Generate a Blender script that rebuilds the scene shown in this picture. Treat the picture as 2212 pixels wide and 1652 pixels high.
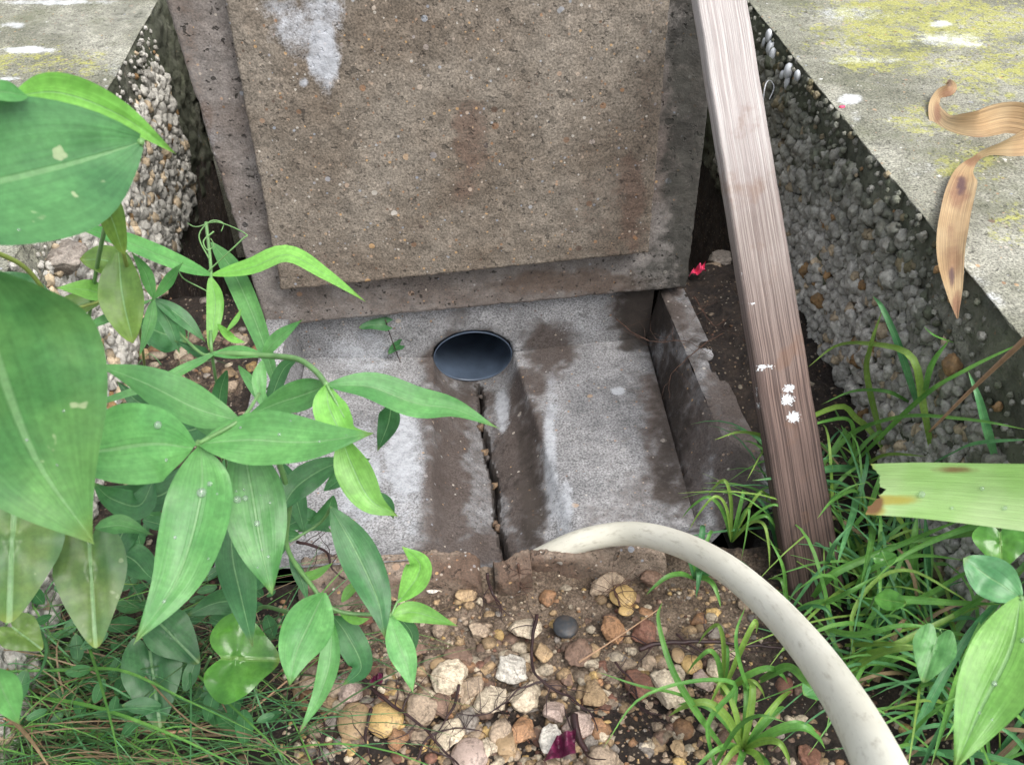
import bpy, math, random
import numpy as np
from mathutils import Vector, noise
random.seed(7); rs = np.random.RandomState(11)
for o in list(bpy.data.objects): bpy.data.objects.remove(o)
S = bpy.context.scene; COL = S.collection
# ------------------------------------------------------------------ camera, sky, sun, exposure
W0, H0, F = 2212.0, 1652.0, 1916.0            # measuring frame of the photograph
PITCH, YAW = math.radians(42.5), math.radians(5.4)
C = np.array([0, 0, .75])
fw = np.array([math.sin(YAW)*math.cos(PITCH), math.cos(YAW)*math.cos(PITCH), -math.sin(PITCH)])
rt = np.array([math.cos(YAW), -math.sin(YAW), 0.]); up = np.cross(rt, fw)
cd = bpy.data.cameras.new('camera'); cam = bpy.data.objects.new('camera', cd); COL.objects.link(cam)
cam.location = C; cam.rotation_mode = 'QUATERNION'
cam.rotation_quaternion = Vector(fw).to_track_quat('-Z', 'Y')
cd.sensor_width = 4.8; cd.lens = 4.8*F/W0; cd.clip_start = .02; cd.clip_end = 100
cd.dof.use_dof = True; cd.dof.focus_distance = .98; cd.dof.aperture_fstop = 3.0
S.camera = cam
S.view_settings.view_transform = 'Standard'; S.view_settings.look = 'None'
S.view_settings.gamma = 1; S.view_settings.exposure = 1.15
EL, AZ = math.radians(60), math.radians(140)   # sun direction: elevation, azimuth from +Y towards +X
w = bpy.data.worlds.new('World'); S.world = w; w.use_nodes = True
nt = w.node_tree; bg = nt.nodes['Background']; bg.inputs['Strength'].default_value = .145
sky = nt.nodes.new('ShaderNodeTexSky'); sky.sky_type = 'NISHITA'; sky.sun_disc = False
sky.sun_elevation = EL; sky.sun_rotation = AZ; sky.dust_density = 4; sky.air_density = 1
hs = nt.nodes.new('ShaderNodeHueSaturation'); hs.inputs['Saturation'].default_value = .35
nt.links.new(sky.outputs[0], hs.inputs['Color']); nt.links.new(hs.outputs[0], bg.inputs[0])
sl = bpy.data.lights.new('sun', 'SUN'); sl.energy = 1.05; sl.angle = math.radians(35); sl.color = (1, .97, .92)
so = bpy.data.objects.new('sun', sl); COL.objects.link(so)
sd = Vector((math.sin(AZ)*math.cos(EL), math.cos(AZ)*math.cos(EL), math.sin(EL)))
so.rotation_euler = sd.to_track_quat('Z', 'Y').to_euler(); so.location = (0, 0, 3)

# ------------------------------------------------------------------ measuring helpers
def ray(x, y): return fw + rt*(x-W0/2)/F + up*(H0/2-y)/F
def pl(x, y, ax, v):
    r = ray(x, y); return C + r*((v-C[ax])/r[ax])
def at(x, y, d):
    r = ray(x, y); return C + r/np.linalg.norm(r)*d
def proj(P):
    d = np.asarray(P)-C; q = d@fw
    return W0/2+F*(d@rt)/q, H0/2-F*(d@up)/q
XR, XL, HB = .487, -.405, .266
def hit(x, y, z0=0.):
    r = ray(x, y); n = np.linalg.norm(r); c = []
    k = (z0-C[2])/r[2]; c.append(k)
    if r[0] > 0:
        k = (XR-C[0])/r[0]; q = C+r*k
        if q[2] < HB: c.append(k)
        k = (HB-C[2])/r[2]
        if (C+r*k)[0] > XR: c.append(k)
    else:
        k = (XL-C[0])/r[0]; q = C+r*k
        if q[2] < HB: c.append(k)
    k = (.95-C[1])/r[1]; q = C+r*k
    if -.27 < q[0] < .34 and q[2] > 0: c.append(k)
    return min(c)*n
def nz(p, s, seed=0.): return noise.noise(Vector((p[0]*s+seed, p[1]*s-seed, p[2]*s+2*seed)))
def fb(p, s, seed=0., o=4):
    return noise.fractal(Vector((p[0]*s+seed, p[1]*s, p[2]*s)), .8, 2.1, o)

# ------------------------------------------------------------------ object helpers
ORG = {}
def tag(o, label=None, cat=None, group=None, kind=None):
    if label: o['label'] = label
    if cat: o['category'] = cat
    if group: o['group'] = group
    if kind: o['kind'] = kind
    return o
def thing(name, loc, label, cat, group=None):
    o = bpy.data.objects.new(name, None); COL.objects.link(o); o.empty_display_size = .02
    o.location = tuple(loc); ORG[o.name] = np.array(loc, float)
    return tag(o, label, cat, group)
def mk(name, V, Fc, mat, parent=None, loc=None, smooth=True, col=None, uv=None, cname='st'):
    V = np.asarray(V, float)
    org = ORG[parent.name] if parent is not None else (np.array(loc, float) if loc is not None else np.zeros(3))
    me = bpy.data.meshes.new(name); me.from_pydata((V-org).tolist(), [], [tuple(int(i) for i in f) for f in Fc]); me.update()
    if col is not None:
        a = me.color_attributes.new(cname, 'FLOAT_COLOR', 'POINT')
        c = np.ones((len(V), 4)); cc = np.asarray(col); c[:, :cc.shape[1]] = cc
        a.data.foreach_set('color', c.ravel())
    if uv is not None:
        u = me.uv_layers.new(name='UVMap'); li = np.zeros(len(me.loops), int); me.loops.foreach_get('vertex_index', li)
        u.data.foreach_set('uv', np.asarray(uv, float)[li].ravel())
    if smooth: me.polygons.foreach_set('use_smooth', [True]*len(me.polygons))
    me.materials.append(mat)
    o = bpy.data.objects.new(name, me); COL.objects.link(o)
    if parent is not None: o.parent = parent
    else: o.location = tuple(org)
    ORG[o.name] = org
    return o
class MB:
    def __init__(s): s.V = []; s.F = []; s.C = []; s.U = []; s.n = 0
    def add(s, V, Fc, col=None, uv=None):
        V = np.asarray(V, float); s.V.append(V); s.F += [tuple(i+s.n for i in f) for f in Fc]
        if col is not None:
            col = np.asarray(col, float); s.C.append(np.tile(col, (len(V), 1)) if col.ndim == 1 else col)
        if uv is not None: s.U.append(np.asarray(uv, float))
        s.n += len(V)
    def build(s, name, mat, parent=None, **k):
        return mk(name, np.vstack(s.V), s.F, mat, parent, col=np.vstack(s.C) if s.C else None, uv=np.vstack(s.U) if s.U else None, **k)
def gridF(n, m, flip=False):
    f = []
    for j in range(m-1):
        for i in range(n-1):
            a = j*n+i; q = (a, a+1, a+n+1, a+n); f.append(q[::-1] if flip else q)
    return f
def patch(A, B, D, E, n, m, disp=None, flip=False):
    """bilinear patch: A-B first row, E-D last row"""
    A, B, D, E = map(lambda q: np.array(q, float), (A, B, D, E))
    u = np.linspace(0, 1, n); v = np.linspace(0, 1, m); U, Vv = np.meshgrid(u, v)
    U = U.ravel()[:, None]; Vv = Vv.ravel()[:, None]
    P = A*(1-U)*(1-Vv)+B*U*(1-Vv)+D*U*Vv+E*(1-U)*Vv
    nn = np.cross(B-A, E-A); nn /= np.linalg.norm(nn)
    if flip: nn = -nn
    if disp is not None:
        P = P+nn*np.array([disp(p) for p in P])[:, None]
    return P, gridF(n, m, flip)
def stains(P, spec):
    """spec: list of (channel, x, y, rx, ry, strength) measured on the photograph; returns masks per vertex"""
    x, y = proj(P); out = np.zeros((len(P), 3))
    wob = np.array([.6*fb(p, 18, 3.3, 3)+.4*fb(p, 70, 1.3, 2) for p in P])
    for ch, cx, cy, rx, ry, s in spec:
        d = np.sqrt(((x-cx)/rx)**2+((y-cy)/ry)**2)+wob*.55
        q = np.clip((1.35-d)/1.0, 0, 1); out[:, ch] = np.maximum(out[:, ch], s*q*q*(3-2*q))
    return out
def crom(P, n):
    P = np.asarray(P, float)
    if len(P) == 2: t = np.linspace(0, 1, n)[:, None]; return P[0]*(1-t)+P[1]*t
    Q = np.vstack([2*P[0]-P[1], P, 2*P[-1]-P[-2]]); out = []
    for t in np.linspace(0, len(P)-1-1e-6, n):
        i = int(t); f = t-i; a, b, c, d = Q[i:i+4]
        out.append(.5*((2*b)+(c-a)*f+(2*a-5*b+4*c-d)*f*f+(3*b-a-3*c+d)*f**3))
    return np.array(out)
def tube(P, R, k=8, cap=True, flat=1.0, fdir=None):
    P = np.asarray(P, float); n = len(P); R = np.ones(n)*R if np.isscalar(R) else np.asarray(R)
    T = np.gradient(P, axis=0); T /= np.linalg.norm(T, axis=1)[:, None]+1e-12
    ref = np.array([0, 0, 1.]) if fdir is None else fdir
    if abs(T[0]@ref) > .95: ref = np.array([1., 0, 0])
    V = []; a = np.cross(T[0], ref); a /= np.linalg.norm(a)
    for i in range(n):
        a = a-T[i]*(a@T[i]); a /= np.linalg.norm(a); b = np.cross(T[i], a)
        for j in range(k):
            t = 2*math.pi*j/k; V.append(P[i]+R[i]*(a*math.cos(t)*flat+b*math.sin(t)))
    Fc = []
    for i in range(n-1):
        for j in range(k):
            j2 = (j+1) % k; Fc.append((i*k+j, i*k+j2, (i+1)*k+j2, (i+1)*k+j))
    if cap: Fc += [tuple(range(k))[::-1], tuple((n-1)*k+j for j in range(k))]
    return np.array(V), Fc
_ico = {}
def ico(sub):
    if sub not in _ico:
        import bmesh
        bm = bmesh.new(); bmesh.ops.create_icosphere(bm, subdivisions=sub, radius=1)
        _ico[sub] = (np.array([v.co[:] for v in bm.verts]), [tuple(v.index for v in f.verts) for f in bm.faces]); bm.free()
    return _ico[sub]
def rotm(a=None):
    q = rs.randn(4) if a is None else a; q = q/np.linalg.norm(q); w_, x, y, z = q
    return np.array([[1-2*(y*y+z*z), 2*(x*y-z*w_), 2*(x*z+y*w_)], [2*(x*y+z*w_), 1-2*(x*x+z*z), 2*(y*z-x*w_)], [2*(x*z-y*w_), 2*(y*z+x*w_), 1-2*(x*x+y*y)]])
def stone(size, angular=.5, flat=.7, sub=3, rough=.06):
    angular = angular*1.25
    V, Fc = ico(sub); V = V.copy()
    big = angular > .55
    for k in range(9 if big else int(3+angular*9)):
        n = rs.randn(3); n /= np.linalg.norm(n); h = (.42+.38*rs.rand()) if big else 1-angular*(.2+.42*rs.rand())
        d = V@n; V = V-np.outer(np.maximum(d-h, 0)*.96, n)
    s = rs.rand()*50; V = V*(1+rough*np.array([fb(v, 1.7, s, 4) for v in V]))[:, None]
    V = V@rotm().T; V *= np.array([1, .72+.3*rs.rand(), 1.]); V[:, 2] *= flat
    return V*size, Fc

# ------------------------------------------------------------------ material helpers
class NT:
    def __init__(s, name):
        s.m = bpy.data.materials.new(name); s.m.use_nodes = True; s.t = s.m.node_tree; s.N = s.t.nodes; s.L = s.t.links
        s.p = s.N['Principled BSDF']; s.co = s.N.new('ShaderNodeTexCoord'); s.out = s.N['Material Output']
    def set(s, inp, v):
        if isinstance(v, bpy.types.NodeSocket): s.L.new(v, inp)
        else: inp.default_value = v if not (isinstance(v, tuple) and len(v) == 3 and inp.type == 'RGBA') else (*v, 1)
    def noise(s, scale, det=3, rough=.55, vec=None, dist=0):
        n = s.N.new('ShaderNodeTexNoise'); n.inputs['Scale'].default_value = scale; n.inputs['Detail'].default_value = det
        n.inputs['Roughness'].default_value = rough; n.inputs['Distortion'].default_value = dist
        s.L.new(vec or s.co.outputs['Object'], n.inputs['Vector']); return n.outputs[0]
    def voro(s, scale, rnd=1, vec=None, feat='F1'):
        n = s.N.new('ShaderNodeTexVoronoi'); n.inputs['Scale'].default_value = scale; n.inputs['Randomness'].default_value = rnd
        n.feature = feat; s.L.new(vec or s.co.outputs['Object'], n.inputs['Vector']); return n
    def math(s, op, a, b=0., c=None, clamp=False):
        n = s.N.new('ShaderNodeMath'); n.operation = op; n.use_clamp = clamp
        s.set(n.inputs[0], a); s.set(n.inputs[1], b)
        if c is not None: s.set(n.inputs[2], c)
        return n.outputs[0]
    def ss(s, v, lo, hi, a=0., b=1.):
        n = s.N.new('ShaderNodeMapRange'); n.interpolation_type = 'SMOOTHSTEP'; s.set(n.inputs[0], v)
        for i, q in zip((1, 2, 3, 4), (lo, hi, a, b)): n.inputs[i].default_value = q
        return n.outputs[0]
    def mix(s, f, a, b, mode='MIX'):
        n = s.N.new('ShaderNodeMix'); n.data_type = 'RGBA'; n.blend_type = mode; s.set(n.inputs[0], f); s.set(n.inputs[6], a); s.set(n.inputs[7], b)
        return n.outputs[2]
    def mul(s, c, f):      # colour * scalar
        n = s.N.new('ShaderNodeVectorMath'); n.operation = 'SCALE'; s.set(n.inputs[0], c); s.set(n.inputs['Scale'], f); return n.outputs[0]
    def sep(s, c):
        n = s.N.new('ShaderNodeSeparateColor'); s.set(n.inputs[0], c); return n.outputs
    def attr(s, name='st'):
        n = s.N.new('ShaderNodeAttribute'); n.attribute_name = name; return n.outputs['Color']
    def ramp(s, f, stops):
        n = s.N.new('ShaderNodeValToRGB'); s.set(n.inputs[0], f); e = n.color_ramp.elements
        while len(e) < len(stops): e.new(.5)
        for q, (p, c) in zip(e, stops): q.position = p; q.color = (*c, 1)
        return n.outputs[0]
    def bump(s, h, st=.5, dist=.002, nrm=None):
        n = s.N.new('ShaderNodeBump'); n.inputs['Strength'].default_value = st; n.inputs['Distance'].default_value = dist
        s.set(n.inputs['Height'], h)
        if nrm: s.L.new(nrm, n.inputs['Normal'])
        return n.outputs[0]
    def fin(s, col, rough=.8, bump=None, spec=.4, **k):
        s.set(s.p.inputs['Base Color'], col); s.set(s.p.inputs['Roughness'], rough); s.p.inputs['Specular IOR Level'].default_value = spec
        if bump: s.L.new(bump, s.p.inputs['Normal'])
        for q, v in k.items(): s.set(s.p.inputs[q.replace('_', ' ')], v)
        return s.m
def concrete(name, a, b, R=(.62, .65, .68), G=(.09, .055, .038), B=(.03, .03, .025), grain=.5, specks=.1, bump=.7, pit=1., rough=.85, lich=0):
    n = NT(name); c = n.mix(n.ss(n.noise(7, 5, .6), .35, .65), a, b)
    c = n.mul(c, n.ss(n.noise(45, 4, .65), .25, .75, .78, 1.2))
    g1 = n.noise(420, 3, .7); c = n.mul(c, n.ss(g1, .3, .7, 1-grain, 1+grain))
    st = n.sep(n.attr()); wn = n.noise(70, 5, .7); wn2 = n.noise(18, 5, .65)
    def mask(ch, k=.9, lo=.25, hi=.85):
        v = n.math('ADD', st[ch], n.math('MULTIPLY', n.math('SUBTRACT', wn, .5), k)); v = n.math('ADD', v, n.math('MULTIPLY', n.math('SUBTRACT', g1, .5), .9)); v = n.math('MULTIPLY', v, n.ss(st[ch], .0, .2))
        return n.ss(v, lo, hi)
    if lich:
        lv = n.math('MULTIPLY', n.ss(st[1], 0, .2), n.ss(n.math('ADD', n.math('MULTIPLY', st[1], .20), n.math('ADD', n.math('MULTIPLY', n.noise(55, 6, .75), .6), n.math('MULTIPLY', n.noise(190, 4, .7), .4))), .56, .66))
        c = n.mix(n.math('MULTIPLY', lv, .8), c, n.mul(G, n.ss(g1, .3, .7, .7, 1.3)))
        c = n.mix(n.math('MULTIPLY', n.ss(n.noise(9, 6, .75), .48, .68), .5), c, (.12, .13, .07))
        c = n.mix(n.ss(n.noise(75, 3, .5), .70, .74), c, (.6, .6, .56))
    else: c = n.mix(n.math('MULTIPLY', mask(1), .85), c, n.mul(G, n.ss(g1, .3, .7, .7, 1.4)))
    if specks:
        for sc, th in ((230, 1-specks), (95, 1-specks*.35)):
            v = n.voro(sc); r = n.sep(v.outputs['Color'])
            m = n.math('MULTIPLY', n.math('GREATER_THAN', r[0], th), n.math('LESS_THAN', v.outputs['Distance'], n.ss(r[2], 0, 1, .15, .42)))
            c = n.mix(n.math('MULTIPLY', m, .75), c, n.ramp(r[1], [(0, (.03, .03, .035)), (.25, (.3, .16, .08)), (.5, (.5, .46, .4)), (.7, (.22, .25, .3)), (.9, (.45, .28, .13))]))
    pm = n.ss(n.noise(150, 2, .5), .64, .7); pm2 = n.ss(n.noise(60, 2, .5), .70, .73)
    pm = n.math('MULTIPLY', n.math('MAXIMUM', pm, pm2), .8*pit)
    c = n.mix(pm, c, (.02, .018, .015))
    c = n.mix(n.math('MULTIPLY', mask(0, .8, .15, .9), .8), c, n.mul(R, n.ss(wn, .3, .7, .7, 1.15)))
    c = n.mix(n.math('MULTIPLY', mask(2, .9, .3, .8), .88), c, n.mul(B, n.ss(wn2, .3, .7, .6, 1.6)))
    h = n.math('ADD', n.math('MULTIPLY', g1, .5), n.math('ADD', n.math('MULTIPLY', n.noise(130, 4, .7), .9), n.math('MULTIPLY', pm, -1.4)))
    return n.fin(c, rough, n.bump(h, bump, .0025), .35)
M = {}
M['lid'] = concrete('lid_concrete', (.138, .110, .084), (.198, .170, .138), specks=.17, grain=.45, bump=.6, pit=.6, G=(.12, .08, .06), R=(.48, .50, .54))
M['lidframe'] = concrete('lid_frame_concrete', (.145, .12, .105), (.24, .22, .205), specks=.06, grain=.3, bump=.7, G=(.12, .085, .065), R=(.42, .42, .44))
M['basin'] = concrete('basin_concrete', (.178, .178, .182), (.275, .272, .275), specks=.06, grain=.6, bump=.45, pit=.5, G=(.060, .042, .033), R=(.44, .46, .49), B=(.03, .024, .02), rough=.7)
M['lip'] = concrete('lip_mortar', (.13, .095, .07), (.23, .18, .14), specks=.2, grain=.4, bump=1., pit=.6, rough=.8)
M['block'] = concrete('block_concrete', (.15, .15, .112), (.29, .285, .235), specks=.12, grain=.55, bump=.8, pit=.6, G=(.33, .33, .08), lich=1, B=(.055, .062, .04), R=(.62, .64, .66))
def attrcol(name, dirt=(.06, .042, .03), rough=.7, bs=.8, sc=300, k=.4):
    n = NT(name); c = n.attr('col')
    c = n.mul(c, n.ss(n.noise(sc, 4, .7), .25, .75, 1-k, 1+k)); c = n.mul(c, n.ss(n.noise(60, 4, .7), .3, .7, .8, 1.2))
    c = n.mix(n.math('MULTIPLY', n.ss(n.noise(130, 5, .75), .47, .64), .65), c, dirt)
    return n.fin(c, rough, n.bump(n.noise(250, 4, .7), bs, .002), .4)
M['stone'] = attrcol('stone')
M['smooth_stone'] = attrcol('smooth_stone', rough=.5, bs=.1, k=.12)
M['aggregate'] = attrcol('aggregate', dirt=(.07, .06, .045), bs=.9, sc=260)
def soilmat():
    n = NT('soil'); st = n.sep(n.attr())
    dark = n.mix(n.ss(n.noise(60, 5, .7), .35, .65), (.016, .011, .009), (.042, .029, .021))
    clay = n.mix(n.ss(n.noise(50, 5, .7), .35, .65), (.10, .07, .047), (.22, .165, .12))
    c = n.mix(n.ss(n.math('ADD', st[0], n.math('MULTIPLY', n.math('SUBTRACT', n.noise(30, 5, .7), .5), .9)), .3, .7), dark, clay)
    v = n.voro(260); r = n.sep(v.outputs['Color'])
    m = n.math('MULTIPLY', n.math('GREATER_THAN', r[0], .86), n.math('LESS_THAN', v.outputs['Distance'], .35))
    c = n.mix(n.math('MULTIPLY', m, .7), c, n.ramp(r[1], [(0, (.35, .28, .2)), (.5, (.2, .12, .06)), (1, (.45, .4, .33))]))
    c = n.mul(c, n.ss(n.noise(400, 3, .7), .3, .7, .55, 1.45))
    return n.fin(c, n.ss(n.noise(40, 3), .4, .6, .55, .9), n.bump(n.noise(160, 6, .8), 1, .006), .45)
M['soil'] = soilmat()
def woodmat():
    n = NT('weathered_wood'); uvn = n.co.outputs['UV']
    mp = n.N.new('ShaderNodeMapping'); mp.inputs['Scale'].default_value = (2.0, 34, 1); n.L.new(uvn, mp.inputs[0])
    mp2 = n.N.new('ShaderNodeMapping'); mp2.inputs['Scale'].default_value = (12, 170, 1); n.L.new(uvn, mp2.inputs[0])
    g = n.noise(1, 3, .6, mp.outputs[0], .4); g2 = n.noise(1, 4, .7, mp2.outputs[0])
    u = n.N.new('ShaderNodeSeparateXYZ'); n.L.new(uvn, u.inputs[0])
    wet = n.math('ADD', n.math('SUBTRACT', u.outputs[0], .06), n.math('MULTIPLY', n.math('SUBTRACT', n.noise(9, 4), .5), .25))
    a = n.ramp(wet, [(.05, (.10, .064, .052)), (.30, (.19, .13, .108)), (.52, (.30, .26, .235)), (.72, (.46, .43, .412))])
    b = n.ramp(wet, [(.05, (.035, .021, .017)), (.30, (.07, .045, .038)), (.52, (.19, .15, .135)), (.72, (.35, .31, .295))])
    c = n.mix(n.ss(g, .42, .58), b, a); c = n.mul(c, n.ss(g2, .25, .75, .7, 1.28))
    c = n.mix(n.math('MULTIPLY', n.ss(n.noise(25, 4, .6), .56, .72), .4), c, (.17, .085, .045))
    st = n.sep(n.attr()); v = n.math('ADD', st[0], n.math('MULTIPLY', n.math('SUBTRACT', n.noise(420, 4, .75), .5), 3.2))
    v = n.math('MULTIPLY', v, n.ss(st[0], 0, .2))
    c = n.mix(n.ss(v, .55, .7), c, (.66, .70, .72))
    h = n.math('ADD', n.math('MULTIPLY', g, 1.), n.math('MULTIPLY', g2, .35))
    return n.fin(c, .62, n.bump(h, .8, .0025), .4)
M['wood'] = woodmat()
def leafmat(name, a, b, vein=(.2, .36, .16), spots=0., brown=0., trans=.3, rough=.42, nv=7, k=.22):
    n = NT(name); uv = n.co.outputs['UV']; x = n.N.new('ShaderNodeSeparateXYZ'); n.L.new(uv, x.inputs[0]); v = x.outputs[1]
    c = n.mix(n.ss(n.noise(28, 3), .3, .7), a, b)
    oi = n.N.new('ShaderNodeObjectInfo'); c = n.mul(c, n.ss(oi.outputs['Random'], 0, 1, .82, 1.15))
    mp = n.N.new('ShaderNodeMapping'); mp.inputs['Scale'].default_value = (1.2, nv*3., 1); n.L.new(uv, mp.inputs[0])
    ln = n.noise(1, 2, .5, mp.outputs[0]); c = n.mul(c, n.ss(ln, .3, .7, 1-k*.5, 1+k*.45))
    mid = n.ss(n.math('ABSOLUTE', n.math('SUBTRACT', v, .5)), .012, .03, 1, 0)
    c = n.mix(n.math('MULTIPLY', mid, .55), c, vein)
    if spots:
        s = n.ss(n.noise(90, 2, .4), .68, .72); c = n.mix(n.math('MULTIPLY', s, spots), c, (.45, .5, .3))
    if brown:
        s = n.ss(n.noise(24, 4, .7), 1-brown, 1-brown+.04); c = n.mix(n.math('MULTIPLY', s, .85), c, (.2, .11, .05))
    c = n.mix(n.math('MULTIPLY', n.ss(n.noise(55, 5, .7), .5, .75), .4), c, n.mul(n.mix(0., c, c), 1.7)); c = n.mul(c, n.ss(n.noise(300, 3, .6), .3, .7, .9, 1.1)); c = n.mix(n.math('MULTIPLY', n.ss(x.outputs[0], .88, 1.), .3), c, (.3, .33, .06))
    h = n.math('ADD', n.math('ADD', n.math('MULTIPLY', ln, .5), n.math('MULTIPLY', n.noise(90, 3), .8)), n.math('MULTIPLY', mid, -.8))
    n.fin(c, rough, n.bump(h, .45, .0012), .5)
    tr = n.N.new('ShaderNodeBsdfTranslucent'); n.L.new(n.mix(.0, c, c), tr.inputs[0]); ms = n.N.new('ShaderNodeMixShader')
    br = n.mul(c, 1.5); n.L.new(br, tr.inputs[0])
    ms.inputs[0].default_value = trans; n.L.new(n.p.outputs[0], ms.inputs[1]); n.L.new(tr.outputs[0], ms.inputs[2]); n.L.new(ms.outputs[0], n.out.inputs[0])
    return n.m
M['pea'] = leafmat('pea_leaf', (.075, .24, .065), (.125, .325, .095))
M['pea2'] = leafmat('pea_leaf_spotted', (.07, .215, .06), (.13, .31, .085), spots=.6)
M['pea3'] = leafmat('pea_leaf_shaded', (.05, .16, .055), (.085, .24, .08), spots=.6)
M['peal'] = leafmat('pea_leaf_fresh', (.14, .36, .06), (.19, .43, .085))
M['pead'] = leafmat('pea_leaf_dark_shaded', (.032, .12, .04), (.055, .17, .055))  # dark leaf green, also darkened to paint dim leaves lying in shade
M['priv'] = leafmat('oval_leaf', (.075, .15, .03), (.12, .21, .035), nv=2, k=.15)
M['ivy'] = leafmat('ivy_leaf', (.05, .17, .025), (.09, .25, .035), vein=(.18, .32, .08), rough=.22, nv=2, k=.2)
M['mott'] = leafmat('mottled_leaf', (.05, .13, .04), (.10, .165, .035), spots=.3, brown=.3, nv=2, trans=.15)
M['grass'] = leafmat('grass_blade', (.085, .24, .045), (.15, .34, .07), trans=.3, nv=4)
M['grassl'] = leafmat('grass_blade_light', (.17, .30, .05), (.24, .38, .08), trans=.3, nv=4)
M['grassb'] = leafmat('grass_blade_blue', (.055, .19, .07), (.10, .27, .10), trans=.25, nv=4)
M['grassd'] = leafmat('grass_blade_dull', (.045, .12, .035), (.08, .17, .05), trans=.25, nv=4)
M['straw'] = leafmat('dry_straw', (.15, .10, .055), (.27, .19, .11), trans=.1, nv=4)
M['_strap'] = leafmat('strap_leaf', (.30, .46, .15), (.38, .54, .22), vein=(.45, .6, .3), nv=14, k=.25, rough=.35)
def tipmat(name, base, dead, edge, lo=.88, hi=1.1):
    n = NT(name); st = n.sep(n.attr()); uv = n.co.outputs['UV']
    mp = n.N.new('ShaderNodeMapping'); mp.inputs['Scale'].default_value = (3, 40, 1); n.L.new(uv, mp.inputs[0]); ln = n.noise(1, 3, .6, mp.outputs[0])
    c = n.mul(n.mix(n.ss(n.noise(15, 3), .3, .7), base[0], base[1]), n.ss(ln, .3, .7, lo, hi))
    wn = n.noise(60, 5, .7)
    v = n.math('MULTIPLY', n.math('ADD', st[1], n.math('MULTIPLY', n.math('SUBTRACT', wn, .5), .6)), n.ss(st[1], 0, .15)); c = n.mix(n.math('MULTIPLY', n.ss(v, .15, .8), .8), c, edge)
    v = n.math('MULTIPLY', n.math('ADD', st[0], n.math('MULTIPLY', n.math('SUBTRACT', wn, .5), .6)), n.ss(st[0], 0, .15)); c = n.mix(n.math('MULTIPLY', n.ss(v, .2, .85), .92), c, dead)
    n.fin(c, .5, n.bump(ln, .6, .0015), .4)
    tr = n.N.new('ShaderNodeBsdfTranslucent'); n.L.new(c, tr.inputs[0]); ms = n.N.new('ShaderNodeMixShader'); ms.inputs[0].default_value = .2
    n.L.new(n.p.outputs[0], ms.inputs[1]); n.L.new(tr.outputs[0], ms.inputs[2]); n.L.new(ms.outputs[0], n.out.inputs[0]); return n.m
M['straptip'] = tipmat('cut_strap_leaf', ((.36, .64, .17), (.58, .78, .36)), (.24, .11, .055), (.55, .42, .06))
M['dead'] = tipmat('dead_leaf', ((.40, .26, .13), (.54, .40, .23)), (.11, .06, .06), (.25, .12, .07), .62, 1.2)
def plain(name, c, rough=.6, var=.2, sc=60, bs=.3, **k):
    n = NT(name); q = n.mul(c, n.ss(n.noise(sc, 4, .6), .3, .7, 1-var, 1+var)); return n.fin(q, rough, n.bump(n.noise(sc*4, 4), bs, .001), .45, **k)
M['stem'] = plain('green_stem', (.12, .24, .08), .45)
M['stemd'] = plain('olive_stem', (.17, .22, .05), .5)
M['root'] = plain('wet_root', (.028, .012, .012), .5, .4, 120, .6)
M['rootl'] = plain('brown_root', (.07, .035, .022), .6, .4, 120, .6)
M['twig'] = plain('dry_twig', (.36, .22, .13), .7, .2)
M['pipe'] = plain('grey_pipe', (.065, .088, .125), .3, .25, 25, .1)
M['wire'] = plain('pale_wire', (.55, .57, .6), .35, .1)
M['cement'] = plain('cement_drip', (.5, .52, .54), .7, .15, 80)
M['petal'] = plain('petal', (.62, .05, .13), .5, .35, 90)
M['berry'] = plain('berry', (.22, .06, .03), .5, .3)
M['purple'] = plain('purple_petal', (.10, .01, .04), .5, .5, 120)
def hosemat():
    n = NT('cream_hose'); c = n.mix(n.ss(n.noise(12, 4, .6), .35, .65), (.66, .635, .53), (.74, .715, .61))
    mp = n.N.new('ShaderNodeMapping'); mp.inputs['Scale'].default_value = (6, 14, 1); n.L.new(n.co.outputs['UV'], mp.inputs[0])
    d = n.noise(1, 5, .7, mp.outputs[0]); c = n.mix(n.math('MULTIPLY', n.ss(d, .5, .75), .5), c, (.25, .21, .14))
    s = n.ss(n.noise(330, 3, .6), .70, .74); c = n.mix(n.math('MULTIPLY', s, .5), c, (.12, .1, .07))
    return n.fin(c, .5, n.bump(d, .15, .001), .4)
M['hose'] = hosemat()
n = NT('water'); M['water'] = n.fin((.85, .95, .87), .04, None, .9, Transmission_Weight=.85, IOR=1.33)  # whitish body colour stands in for the pale highlight on each drop

# ------------------------------------------------------------------ ground
FX0, FX1, FY0, FY1 = -.232, .372, .556, 1.06     # hopper footprint, left open in the soil
def groundz(x, y):
    p = (x, y, 0)
    z = -.004+.010*fb(p, 9, 1, 4)+.005*fb(p, 40, 5, 3)+.0022*nz(p, 110, 3)
    if y < .56: z -= .026*min(1, (.56-y)/.03)
    if y < .35: z += .02*(.35-y)/.2
    if y > 1.045 and XL < x < XR: z -= .30  # trench added behind the cover so that its gap goes dark
    if x > .37 and y > .5: z += .01+.012*fb(p, 25, 9, 3)
    if x < -.23 and y > .5: z -= .004
    return z
def axis(lo, a, b, hi, st):
    l = list(np.arange(a, b, st)); k = st; q = a
    pre = []
    while q > lo: k *= 1.25; q -= k; pre.append(q)
    k = st; q = l[-1]; post = []
    while q < hi: k *= 1.25; q += k; post.append(q)
    return np.array(pre[::-1]+l+post)
gx = axis(-12, -.62, .80, 12, .0055); gy = axis(-12, .16, 1.1, 14, .0055)
GV = [(x, y, groundz(x, y)) for y in gy for x in gx]; n_ = len(gx)
GF = []
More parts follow.
